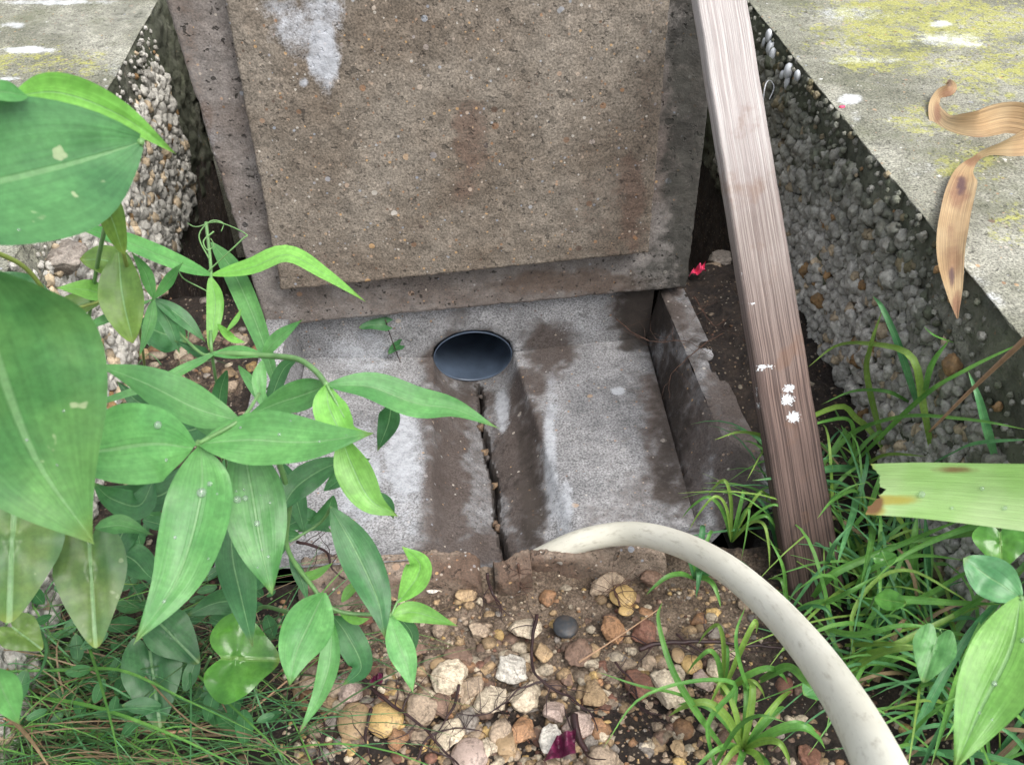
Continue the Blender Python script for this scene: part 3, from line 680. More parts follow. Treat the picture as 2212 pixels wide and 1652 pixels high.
# B: star of broad leaves
N1 = (430, 957)
o, V = leaf(pB, [N1, (540, 945), (680, 950), (806, 935)], 118, .50, .47, 'pea', roll=.1, fold=.25); drops(o, V, randdrops(6, .0006, .0014))
o, V = leaf(pB, [(434, 965), (432, 1070), (385, 1240), (288, 1392)], 132, .50, .50, 'pea', fold=.25); drops(o, V, [(.32, .6, .0035), (.3, .45, .002)]+randdrops(5, .0007, .0016))
o, V = leaf(pB, [(525, 955), (545, 1060), (565, 1180), (588, 1287)], 128, .52, .52, 'pea', roll=.1); drops(o, V, [(.55, .6, .0025), (.4, .7, .0022), (.42, .85, .003)]+randdrops(7, .0006, .0014))
leaf(pB, [(520, 908), (430, 880), (310, 822), (202, 786)], 92, .52, .50, 'pea', roll=-.25)
o, V = leaf(pB, [(418, 968), (330, 955), (220, 970), (100, 985)], 172, .50, .44, 'pea', roll=.15); drops(o, V, [(.3, .75, .0028), (.25, .3, .0013)])
leaf(pB, [(500, 960), (440, 905), (395, 868), (340, 850)], 50, .55, .58, 'pea', roll=.5)
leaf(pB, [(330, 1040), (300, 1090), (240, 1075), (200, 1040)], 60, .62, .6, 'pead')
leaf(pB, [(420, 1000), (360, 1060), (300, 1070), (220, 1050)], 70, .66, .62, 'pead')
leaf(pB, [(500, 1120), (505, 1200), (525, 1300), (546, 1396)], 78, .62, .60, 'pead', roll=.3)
leaf(pB, [(205, 1140), (260, 1132), (332, 1155)], 44, .56, .56, 'pea', roll=.4)
stemp(pB, [(430, 957, .50), (455, 1010, .56), (480, 1120, .66), (500, 1260, .8), (505, 1330, .88)], .0021)
stemp(pB, [(525, 955, .52), (500, 1000, .58), (480, 1120, .66)], .0018)
stemp(pB, [N1+(.50,), (520, 905, .50), (560, 850, .53)], .0012)
# C: climbing shoot
N2, N3, N4, N5 = (706, 832), (570, 768), (456, 594), (332, 645)
leaf(pC, [N2, (800, 832), (900, 868), (985, 882), (1080, 926)], 74, .55, .54, 'pea', roll=.15, fold=.28)
leaf(pC, [N2, (712, 880), (745, 935), (800, 935)], 74, .55, .53, 'peal', roll=.1)
leaf(pC, [(735, 940), (760, 1010), (800, 1080), (860, 1115)], 78, .54, .54, 'peal', roll=-.3)
leaf(pC, [N2, (660, 850), (600, 870), (530, 900)], 66, .57, .60, 'pea', roll=.2)
leaf(pC, [(845, 872), (838, 915), (815, 975)], 48, .62, .64, 'pead')
leaf(pC, [(700, 1060), (760, 1010), (800, 990)], 54, .62, .62, 'pead', roll=.4)
leaf(pC, [(608, 1100), (640, 1050), (700, 1010), (760, 990)], 62, .62, .62, 'pead')
leaf(pC, [N4, (540, 575), (620, 548), (700, 590), (790, 652)], 46, .70, .64, 'peal', roll=.25)
leaf(pC, [N4, (370, 560), (250, 512), (130, 478)], 42, .70, .62, 'pea', roll=-.1)
leaf(pC, [(455, 600), (465, 660), (452, 755)], 34, .68, .66, 'peal', name='stem_wing', shape='oval')
leaf(pC, [(457, 523), (506, 592), (564, 729), (616, 900)], 46, .74, .66, 'pea', roll=-.2)
leaf(pC, [(568, 765), (600, 730), (655, 690)], 34, .64, .62, 'pea', roll=.2)
leaf(pC, [(566, 778), (560, 830), (572, 896)], 30, .63, .62, 'pea')
leaf(pC, [(460, 764), (515, 760), (572, 768)], 30, .65, .63, 'pea', name='stem_wing', shape='oval', roll=.2)
leaf(pC, [(640, 775), (610, 800), (580, 880), (560, 960)], 30, .64, .66, 'pead')
for tip, w_, d_ in (((285, 545), 26, .66), ((396, 566), 24, .64), ((300, 772), 24, .66), ((388, 765), 34, .68), ((445, 740), 34, .68), ((110, 745), 26, .56)):
    mx, my = (N5[0]+tip[0])/2+6, (N5[1]+tip[1])/2-6
    leaf(pC, [N5, (mx, my), tip], w_, .68, d_, 'pea' if d_ != .68 else 'pead', roll=rs.uniform(-.4, .4))
leaf(pC, [(460, 765), (400, 795), (330, 830), (150, 890)], 22, .65, .62, 'pea', name='stem_wing', shape='oval')
leaf(pC, [(490, 800), (475, 850), (470, 930), (480, 1000)], 32, .66, .7, 'pead')
leaf(pC, [(515, 790), (560, 850), (590, 910)], 26, .66, .64, 'pea')
leaf(pC, [(455, 765), (430, 760), (375, 735)], 26, .66, .68, 'pead', roll=.3)
leaf(pC, [(470, 700), (500, 730), (530, 740)], 18, .66, .68, 'peal')
leaf(pC, [(490, 715), (510, 690), (522, 665)], 12, .66, .68, 'peal', roll=.2)
stemp(pC, [(445, 480, .72), (452, 540, .71), (456, 594, .70), (455, 680, .68), (458, 765, .66), (480, 900, .74), (490, 1010, .86), (500, 1090, .93)], .0013)
stemp(pC, [(458, 765, .655), (515, 764, .64), (570, 768, .63), (640, 775, .60), (680, 800, .57), N2+(.55,)], .0022, flat=1.)
stemp(pC, [N5+(.68,), (360, 690, .7), (430, 760, .66), (458, 765, .655)], .0013)
stemp(pC, [N2+(.55,), (760, 930, .54)], .001)
for q in ([(445, 590, .70), (520, 520, .69), (530, 505, .69), (470, 480, .70), (425, 490, .70), (405, 482, .70)], [(452, 560, .70), (430, 510, .70), (455, 478, .70), (482, 482, .70), (478, 500, .70)], [(470, 640, .70), (430, 620, .70), (395, 600, .70), (385, 575, .70), (400, 565, .71)], [(462, 500, .70), (440, 520, .7), (448, 540, .7), (462, 530, .7), (455, 515, .7)], [(456, 594, .7), (380, 560, .7), (300, 540, .69), (200, 575, .68)]):
    stemp(pC, q, .0006, 'stem', 'tendril', r1=.0003)
# D: low shoot
N6, N7 = (845, 1328), (727, 1318)
leaf(pD, [(715, 1095), (770, 1190), (815, 1290), (832, 1378)], 82, .66, .66, 'pead', roll=.1)
leaf(pD, [(860, 1300), (895, 1250), (905, 1215), (868, 1180)], 62, .70, .68, 'peal', roll=.2)
leaf(pD, [N6, (900, 1322), (990, 1352)], 44, .70, .70, 'peal')
o, V = leaf(pD, [(840, 1325), (862, 1390), (880, 1440), (892, 1496)], 56, .70, .71, 'pea')
o, V = leaf(pD, [(700, 1280), (672, 1340), (640, 1410), (625, 1480)], 100, .66, .68, 'pea', roll=.15)
leaf(pD, [(715, 1330), (712, 1420), (690, 1500), (648, 1580)], 44, .67, .67, 'pea', roll=-.2)
leaf(pD, [(720, 1330), (750, 1370), (780, 1440), (740, 1480)], 60, .72, .74, 'pead')
leaf(pD, [(612, 1140), (660, 1120), (720, 1150)], 50, .72, .74, 'pead')
leaf(pD, [(860, 1330), (890, 1370), (885, 1430)], 30, .74, .76, 'pead')
leaf(pD, [(625, 1200), (650, 1250), (665, 1300)], 24, .70, .70, 'pead')
leaf(pD, [(738, 1300), (760, 1270), (790, 1255)], 22, .70, .70, 'peal')
leaf(pD, [(735, 1325), (770, 1340), (800, 1335)], 18, .70, .72, 'peal')
stemp(pD, [(600, 990, .60), (625, 1080, .64), (620, 1180, .68), (670, 1260, .70), (727, 1318, .70), (845, 1328, .70)], .002)
stemp(pD, [(727, 1318, .70), (640, 1325, .76), (570, 1310, .83), (530, 1330, .88)], .002)
stemp(pD, [(715, 1095, .66), (690, 1130, .68), (625, 1170, .68)], .0012)
stemp(pD, [(845, 1328, .70), (862, 1295, .70), (885, 1290, .70)], .001)
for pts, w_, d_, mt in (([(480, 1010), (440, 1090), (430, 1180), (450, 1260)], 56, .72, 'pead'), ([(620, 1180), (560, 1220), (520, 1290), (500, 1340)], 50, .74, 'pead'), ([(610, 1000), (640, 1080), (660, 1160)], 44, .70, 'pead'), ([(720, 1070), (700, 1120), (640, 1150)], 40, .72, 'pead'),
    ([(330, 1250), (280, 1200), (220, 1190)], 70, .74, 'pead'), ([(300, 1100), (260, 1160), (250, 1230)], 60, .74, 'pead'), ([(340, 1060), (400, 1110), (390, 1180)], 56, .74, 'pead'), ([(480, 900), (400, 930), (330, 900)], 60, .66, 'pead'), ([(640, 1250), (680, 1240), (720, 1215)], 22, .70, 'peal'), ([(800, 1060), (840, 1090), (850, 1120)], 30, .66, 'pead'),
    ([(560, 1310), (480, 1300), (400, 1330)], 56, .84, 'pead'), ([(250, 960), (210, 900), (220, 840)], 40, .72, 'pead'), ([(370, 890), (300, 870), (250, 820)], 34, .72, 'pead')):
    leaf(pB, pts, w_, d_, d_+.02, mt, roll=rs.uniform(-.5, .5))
# oval-leaved twig
pT = thing('shrub_twig', at(120, 760, .9)*[1, 1, 0], 'olive twig with oval yellow green leaves beside the left slab face', 'plant')
stemp(pT, [(-20, 540, .66), (50, 575, .68), (95, 630, .70), (112, 690, .71), (122, 760, .76), (125, 850, .9)], .0017, 'stemd')
stemp(pT, [(112, 690, .71), (170, 665, .70), (235, 645, .69)], .0015, 'stemd', 'stalk')
stemp(pT, [(200, 415, .52), (245, 480, .58), (275, 580, .62), (300, 700, .72), (320, 850, .9)], .0014, 'stemd', 'stalk')
leaf(pT, [(105, 640), (50, 625), (-10, 592)], 64, .70, .70, 'pead', shape='oval', uprt=.7)
leaf(pT, [(285, 598), (235, 562), (172, 560)], 62, .66, .68, 'priv', shape='oval')
leaf(pT, [(200, 412), (235, 450), (268, 550)], 58, .54, .58, 'priv', shape='oval', roll=.4)
leaf(pT, [(255, 545), (262, 640), (288, 742)], 84, .62, .60, 'priv', shape='oval', roll=-.2)
leaf(pT, [(112, 690), (160, 660), (232, 640)], 46, .72, .72, 'priv', shape='oval')
leaf(pT, [(300, 700), (360, 720), (402, 738)], 80, .78, .80, 'pead', shape='oval')
leaf(pT, [(235, 640), (190, 625), (120, 622)], 40, .70, .68, 'peal')
# ivy-like ground leaves
def hleaf(name, lab, base, tip, wpx, d, mat, cat='plant', shape='heart', roll=0., root=None, grp=None):
    h_ = hit(*base); t = thing(name, at(*base, h_)*[1, 1, 0], lab, cat, grp)
    mid = ((base[0]+tip[0])/2, (base[1]+tip[1])/2)
    if shape == 'heart': V, Fc, U = heartgeo(base, tip, wpx, d, roll, d*77); mk('leaf', V, Fc, M[mat], t, uv=U)
    else: leaf(t, [base, mid, tip], wpx, d, d*.99, mat, shape=shape, roll=roll, n=22, m=13, fold=.15, wav=.05)
    r_ = root or (base[0]-20, base[1]+40); stemp(t, [(base[0], base[1], d+.002), ((base[0]+r_[0])/2, (base[1]+r_[1])/2, (d+hit(*r_))/2), (*r_, hit(*r_)+.005)], .001, 'stem', 'stalk')
    return t
hleaf('ivy_plant', 'glossy wet heart shaped leaf low beside the gravel, left of the low pea plant', (455, 1418), (602, 1420), 178, .74, 'ivy')
hleaf('ivy_plant', 'brown spotted yellow green leaf below the nearest pea leaf', (190, 1140), (205, 1400), 130, .62, 'mott')
hleaf('ivy_plant', 'pale mottled leaf cut by the left edge under the nearest pea leaf', (30, 1070), (15, 1345), 180, .60, 'mott')
hleaf('ivy_plant', 'small yellowish leaf at the left edge above the fine grass', (15, 1345), (90, 1400), 70, .72, 'priv')
hleaf('ivy_plant', 'broad green leaf behind fine grass at the bottom left', (320, 1380), (345, 1570), 110, .86, 'pead')
hleaf('ivy_plant', 'dark broad leaf tucked under the fine grass left of the glossy leaf', (330, 1330), (430, 1430), 90, .85, 'pead')
hleaf('ivy_plant', 'tiny round leaf in the long grass right of the timber foot', (1905, 1190), (1920, 1222), 44, .82, 'ivy', shape='oval')
hleaf('ivy_plant', 'crumpled oval leaf lying on long grass below the cut strap leaf', (1890, 1290), (1958, 1302), 42, .80, 'ivy', shape='oval')
hleaf('ivy_plant', 'bright heart shaped leaf just below the cut strap leaf at the right edge', (2160, 1135), (2165, 1225), 95, .76, 'ivy', root=(2180, 1200))
hleaf('ivy_plant', 'bluish triangular leaf at the right edge in the long grass', (2205, 1290), (2080, 1205), 80, .68, 'grassb', shape='oval', root=(2210, 1340))
hleaf('ivy_plant', 'dull green lobed leaf with dark spots in the long grass', (2030, 1360), (1995, 1470), 75, .80, 'pea', root=(2040, 1400))
hleaf('ivy_plant', 'grey green leaf half hidden behind the hose', (1800, 1460), (1735, 1500), 60, .84, 'pea', shape='oval', root=(1820, 1470))
t = thing('broad_leaf_plant', pl(2180, 1640, 2, 0), 'bright wet broad leaf arching at the lower right corner', 'plant')
o, V = leaf(t, [(2205, 1290), (2185, 1400), (2120, 1530), (2060, 1665)], 125, .52, .50, 'peal', fold=.2); drops(o, V, randdrops(6, .0008, .002))
stemp(t, [(2205, 1290, .52), (2230, 1400, .6), (2225, 1600, .78)], .0015)
# cut strap leaf coming in from the right
t = thing('strap_leaf', at(2400, 1080, .5), 'pale green strap leaf with a torn brown end, cut by the right edge', 'leaf')
k_ = [(1868, 1056), (1980, 1058), (2110, 1066), (2250, 1076), (2420, 1090)]
V, Fc, U, P = leafgeo(k_, 116, .57, .50, shape='strap', fold=.42, n=70, m=25, uprt=.3, wav=.01)
V = V.reshape(70, 25, 3)
for j in range(25):      # torn end
    e = .006*abs(math.sin(j/24*3.1+.4))*(1+nz((j*.3, 1, 1), 1.))+.005*abs(nz((j*.5, 2, 2), 1.))+.003*abs(nz((j*1.3, 5, 2), 1.))+.010*math.exp(-((j-3)/2.5)**2)*0
    d_ = V[3, j]-V[0, j]; d_ /= np.linalg.norm(d_); sh = max(0, e)
    for i in range(12): V[i, j] += d_*sh*(1-i/12)
V = V.reshape(-1, 3)
sp_ = [(0, 1882, 1088, 30, 24, 1.), (0, 1868, 1050, 12, 70, 1.), (1, 1870, 1050, 22, 80, .8), (1, 1930, 1080, 60, 14, .8), (0, 2065, 1014, 60, 13, .75), (1, 2065, 1012, 75, 18, .0), (1, 1880, 1100, 40, 20, .7)]
o = mk('blade', V, Fc, M['straptip'], t, uv=U, col=stains(V, sp_)); drops(o, V, [(.26, .55, .0028), (.5, .4, .0016), (.4, .75, .0014), (.6, .7, .0018)], 25, 70)
# dead curled leaves on the right block
t = thing('dead_leaf', pl(2080, 400, 2, HB), 'dry tan dead leaf with dark blotches hanging down over the right slab edge', 'dead leaf')
def ribbon(pts, n, m=9, fold=.2):
    """pts: x, y, distance offset from the surface, width px, roll"""
    A = crom([(x, y, hit(x, y)-o_, w_, r_) for x, y, o_, w_, r_ in pts], n)
    P = np.array([at(a[0], a[1], a[2]) for a in A]); T = np.gradient(P, axis=0); T /= np.linalg.norm(T, axis=1)[:, None]; V = []; U = []
    for i in range(n):
        c_ = C-P[i]; c_ /= np.linalg.norm(c_); s = np.cross(T[i], c_); s /= np.linalg.norm(s); nn = np.cross(s, T[i]); r_ = A[i, 4]
        s, nn = s*math.cos(r_)+nn*math.sin(r_), nn*math.cos(r_)-s*math.sin(r_); sc = A[i, 2]*A[i, 3]/F/2
        for j in range(m): v = j/(m-1)*2-1; V.append(P[i]+s*v*sc-nn*fold*sc*(1-v*v)+nn*.0008*nz((i*.2, j*.5, 0), 1.)); U.append((i/n, j/(m-1)))
    return np.array(V), gridF(m, n), U
V, Fc, U = ribbon([(2250, 300, .03, 40, 0), (2212, 310, .03, 46, .1), (2140, 325, .03, 30, 1.1), (2103, 352, .03, 26, .9), (2082, 390, .025, 48, 0), (2064, 460, .025, 54, .2), (2054, 540, .03, 50, -.15), (2060, 620, .045, 32, .2), (2068, 688, .07, 3, .1)], 70)
mk('blade', V, Fc, M['dead'], t, uv=U, col=stains(V, [(0, 2076, 400, 13, 24, .9), (1, 2072, 415, 26, 50, .7), (0, 2056, 598, 10, 30, .9), (1, 2060, 560, 28, 60, .6), (1, 2100, 345, 30, 20, .7), (1, 2068, 660, 14, 40, .7), (1, 2055, 500, 12, 20, .5)]))
t = thing('dead_leaf', pl(2150, 300, 2, HB), 'dry yellow dead leaf with a curled tip lying flat at the right edge', 'dead leaf')
V, Fc, U = ribbon([(2050, 172, .03, 4, .2), (2054, 190, .03, 26, .6), (2030, 205, .02, 26, .8), (2022, 235, .012, 28, .5), (2045, 270, .012, 46, .2), (2110, 285, .02, 78, 0), (2180, 272, .025, 84, 0), (2260, 290, .02, 80, 0)], 60)
mk('blade', V, Fc, M['dead'], t, uv=U, col=stains(V, [(1, 2045, 205, 24, 26, .7), (1, 2025, 240, 10, 30, .7), (1, 2110, 300, 50, 8, .5), (0, 2050, 180, 8, 10, .6)]))
# small finds on the right block
def blob(name, x, y, rpx, mat, label, cat, stretch=(1, 1, .6), z=None, rough=.1, sub=3, grp=None):
    d_ = hit(x, y) if z is None else z; p = at(x, y, d_-rpx/F*d_*.5); V, Fc = stone(rpx/F*d_, .25, 1, sub, rough); V = V*np.array(stretch)
    o = mk(name, V+p, Fc, M[mat], loc=p); return tag(o, label, cat, grp)
blob('berry', 2090, 270, 10, 'berry', 'small shrivelled brown berry beside the curled dead leaf', 'berry')
blob('petal', 1819, 231, 7, 'petal', 'tiny red fleck on the lichened slab right of the cement drips', 'petal', (1, .5, .4))
# crumpled pink petal
p0 = at(1508, 585, hit(1508, 585)-.012); V = []; n, m = 16, 16
for i in range(n):
    for j in range(m):
        u, v = i/(n-1)*2-1, j/(m-1)*2-1; r_ = math.sqrt(u*u+v*v); q = np.array([u*.010*(1-.25*v), v*.010, 0])
        V.append(p0+q+np.array([0, -.3, 1])*(.005*math.sin(u*5+v*2)+.004*v*v+.003*nz((u*2, v*2, 0), 1.5))+[.004*v, 0, .004*u])
tag(mk('petal', V, gridF(m, n), M['petal'], loc=p0), 'crumpled pink petal between the lid corner and the timber', 'petal')
tag(mk('petal', np.array(V)*.6+(pl(815, 1478, 2, -.015)-p0*.6)+[0, 0, .008], gridF(m, n), M['purple'], loc=pl(815, 1478, 2, -.015)), 'dark magenta petal scrap among the gravel stones left of centre', 'petal')
tag(mk('petal', np.array(V)*1.1+(pl(1215, 1620, 2, -.015)-p0*1.1)+[0, 0, .01], gridF(m, n), M['purple'], loc=pl(1215, 1620, 2, -.015)), 'wet purple petal clump at the bottom edge of the gravel', 'petal')
# creeper on the gully's back wall
t = thing('creeper', pl(835, 690, 1, YB-.01), 'thin dark creeper with little heart leaves hanging on the gully back wall', 'plant')
cr = [(832, 690, .0), (845, 730, .0), (862, 775, .0), (880, 810, .0)]
def bw(x, y): return np.linalg.norm(pl(x, y, 1, YB-.012)-C)
stemp(t, [(x, y, bw(x, y)) for x, y, _ in cr], .0008, 'root', 'stem')
for a_, b_, w_ in (((832, 700), (775, 708), 34), ((862, 745), (838, 765), 26), ((880, 800), (900, 838), 34), ((925, 880), (932, 905), 16)):
    leaf(t, [a_, ((a_[0]+b_[0])/2, (a_[1]+b_[1])/2-3), b_], w_, bw(*a_), bw(*b_), 'pead', shape='heart', n=12, m=7)
# ------------------------------------------------------------------ roots
def rootpath(pts, r, label, mat='root', subs=5, lift=.004, zt=None, r1=.3):
    W = []
    for (x, y) in pts: d_ = hit(x, y, -.018 if y > 1240 else 0.); W.append(at(x, y, d_-lift-r))
    P = crom(W, 10*len(W)); P += np.array([[.0018*nz(p, 70, 1), .0018*nz(p, 70, 2), .002*nz(p, 60, 3)] for p in P])
    t = thing('root', W[0], label, 'root'); R = np.linspace(r, r*r1, len(P))*(1+.25*np.array([nz(p, 90, 5) for p in P])); V, Fc = tube(P, R, 7); mk('main_root', V, Fc, M[mat], t)
    for s in range(subs):
        i = rs.randint(2, len(P)-3); a_ = rs.uniform(0, 6.28); q = [P[i]]
        d_ = np.array([math.cos(a_), math.sin(a_), rs.uniform(-.1, .25)])
        for k in range(6): d_ = d_+rs.uniform(-.45, .45, 3)*[1, 1, .5]; d_ /= np.linalg.norm(d_); q.append(q[-1]+d_*rs.uniform(.003, .009)); q[-1][2] = max(q[-1][2], groundz(q[-1][0], q[-1][1])+.003) if q[-1][1] < .56 else q[-1][2]
        V, Fc = tube(crom(q, 18), np.linspace(r*.35, r*.12, 18), 5); mk('rootlet', V, Fc, M[mat], t)
rootpath([(700, 1375), (760, 1440), (830, 1510), (900, 1560), (960, 1620), (1010, 1670)], .0024, 'long dark root running from the low pea plant to the bottom edge', subs=9)
rootpath([(1160, 1325), (1150, 1400), (1160, 1460), (1230, 1505), (1275, 1540), (1290, 1580)], .0019, 'dark forked root running down the middle of the gravel', subs=7)
rootpath([(1240, 1545), (1250, 1590), (1265, 1625)], .0034, 'short thick dark root stub at the bottom middle', subs=2, r1=.8)
rootpath([(1378, 1400), (1440, 1388), (1530, 1385), (1620, 1395), (1690, 1400), (1730, 1430)], .0026, 'dark root crossing the soil from the gravel towards the hose', subs=6)
rootpath([(1052, 1240), (1062, 1280), (1080, 1300), (1085, 1330)], .0018, 'black root hanging out of the crack in the front lip', subs=4)
rootpath([(990, 1480), (980, 1530), (960, 1560), (945, 1580)], .0016, 'thin dark root between pale stones left of the middle root', subs=3)
rootpath([(800, 1530), (790, 1600), (810, 1660)], .0017, 'branch root dropping to the bottom edge left of the long root', subs=5)
rootpath([(640, 1170), (700, 1190), (720, 1230), (760, 1260)], .0018, 'dark root under the low pea plant beside the gully lip', subs=8)
rootpath([(900, 1640), (930, 1590), (985, 1570), (1040, 1580)], .0013, 'thin black root crossing under the grey stone near the bottom', subs=10)
rootpath([(660, 1500), (700, 1560), (690, 1620), (720, 1670)], .0013, 'thin dark root in the soil at the lower left of the gravel', subs=10)
rootpath([(1180, 1470), (1120, 1490), (1060, 1540), (990, 1545)], .0011, 'wiry dark root weaving between the long cream rocks', subs=12)
rootpath([(1330, 1430), (1370, 1480), (1385, 1530), (1420, 1545)], .0012, 'wiry dark root beside the large pale rock', subs=12)
rootpath([(1460, 1370), (1520, 1410), (1560, 1400), (1620, 1440)], .0013, 'dark root fork beside the smooth yellow pebble', subs=10)
rootpath([(1330, 690), (1400, 735), (1480, 738), (1540, 770)], .0008, 'hair thin root over the gully right rim', 'rootl', 12, .012)
rootpath([(1500, 640), (1540, 700), (1580, 690), (1620, 760)], .0009, 'tangle of fine roots in the soil beside the timber', 'rootl', 14, .008)
rootpath([(1560, 720), (1500, 760), (1450, 810), (1445, 860)], .0008, 'fine root hanging down the gully right wall', 'rootl', 5, .02)
rootpath([(1340, 1310), (1330, 1270), (1360, 1250)], .0012, 'reddish root tuft in front of the right lip', 'rootl', 14)
rootpath([(1120, 1215), (1125, 1260), (1140, 1290)], .0012, 'small root tuft hanging from the break in the lip', 'rootl', 10)
def straw(pts, r, label, mat='twig', lift=.006):
    P = crom([at(x, y, (hit(x, y) if len(q_) == 0 else q_[0])-lift) for x, y, *q_ in pts], 24); V, Fc = tube(P, np.linspace(r, r*.5, 24), 6); tag(mk('dry_stalk', V, Fc, M[mat], loc=P[0]), label, 'stalk')
straw([(1250, 1430), (1340, 1372), (1430, 1310)], .0010, 'thin pale straw lying diagonally on the gravel')
straw([(2250, 700, .62), (2180, 765, .68), (2090, 850, .78), (2008, 932, .9)], .0024, 'bare tan dry stalk slanting in from the right edge')
straw([(340, 1585), (440, 1570), (530, 1540), (620, 1470)], .0016, 'flattened brown dry stalk under the glossy heart leaf')
straw([(0, 1545), (60, 1590), (110, 1660)], .0012, 'pale dry stalk at the bottom left corner')

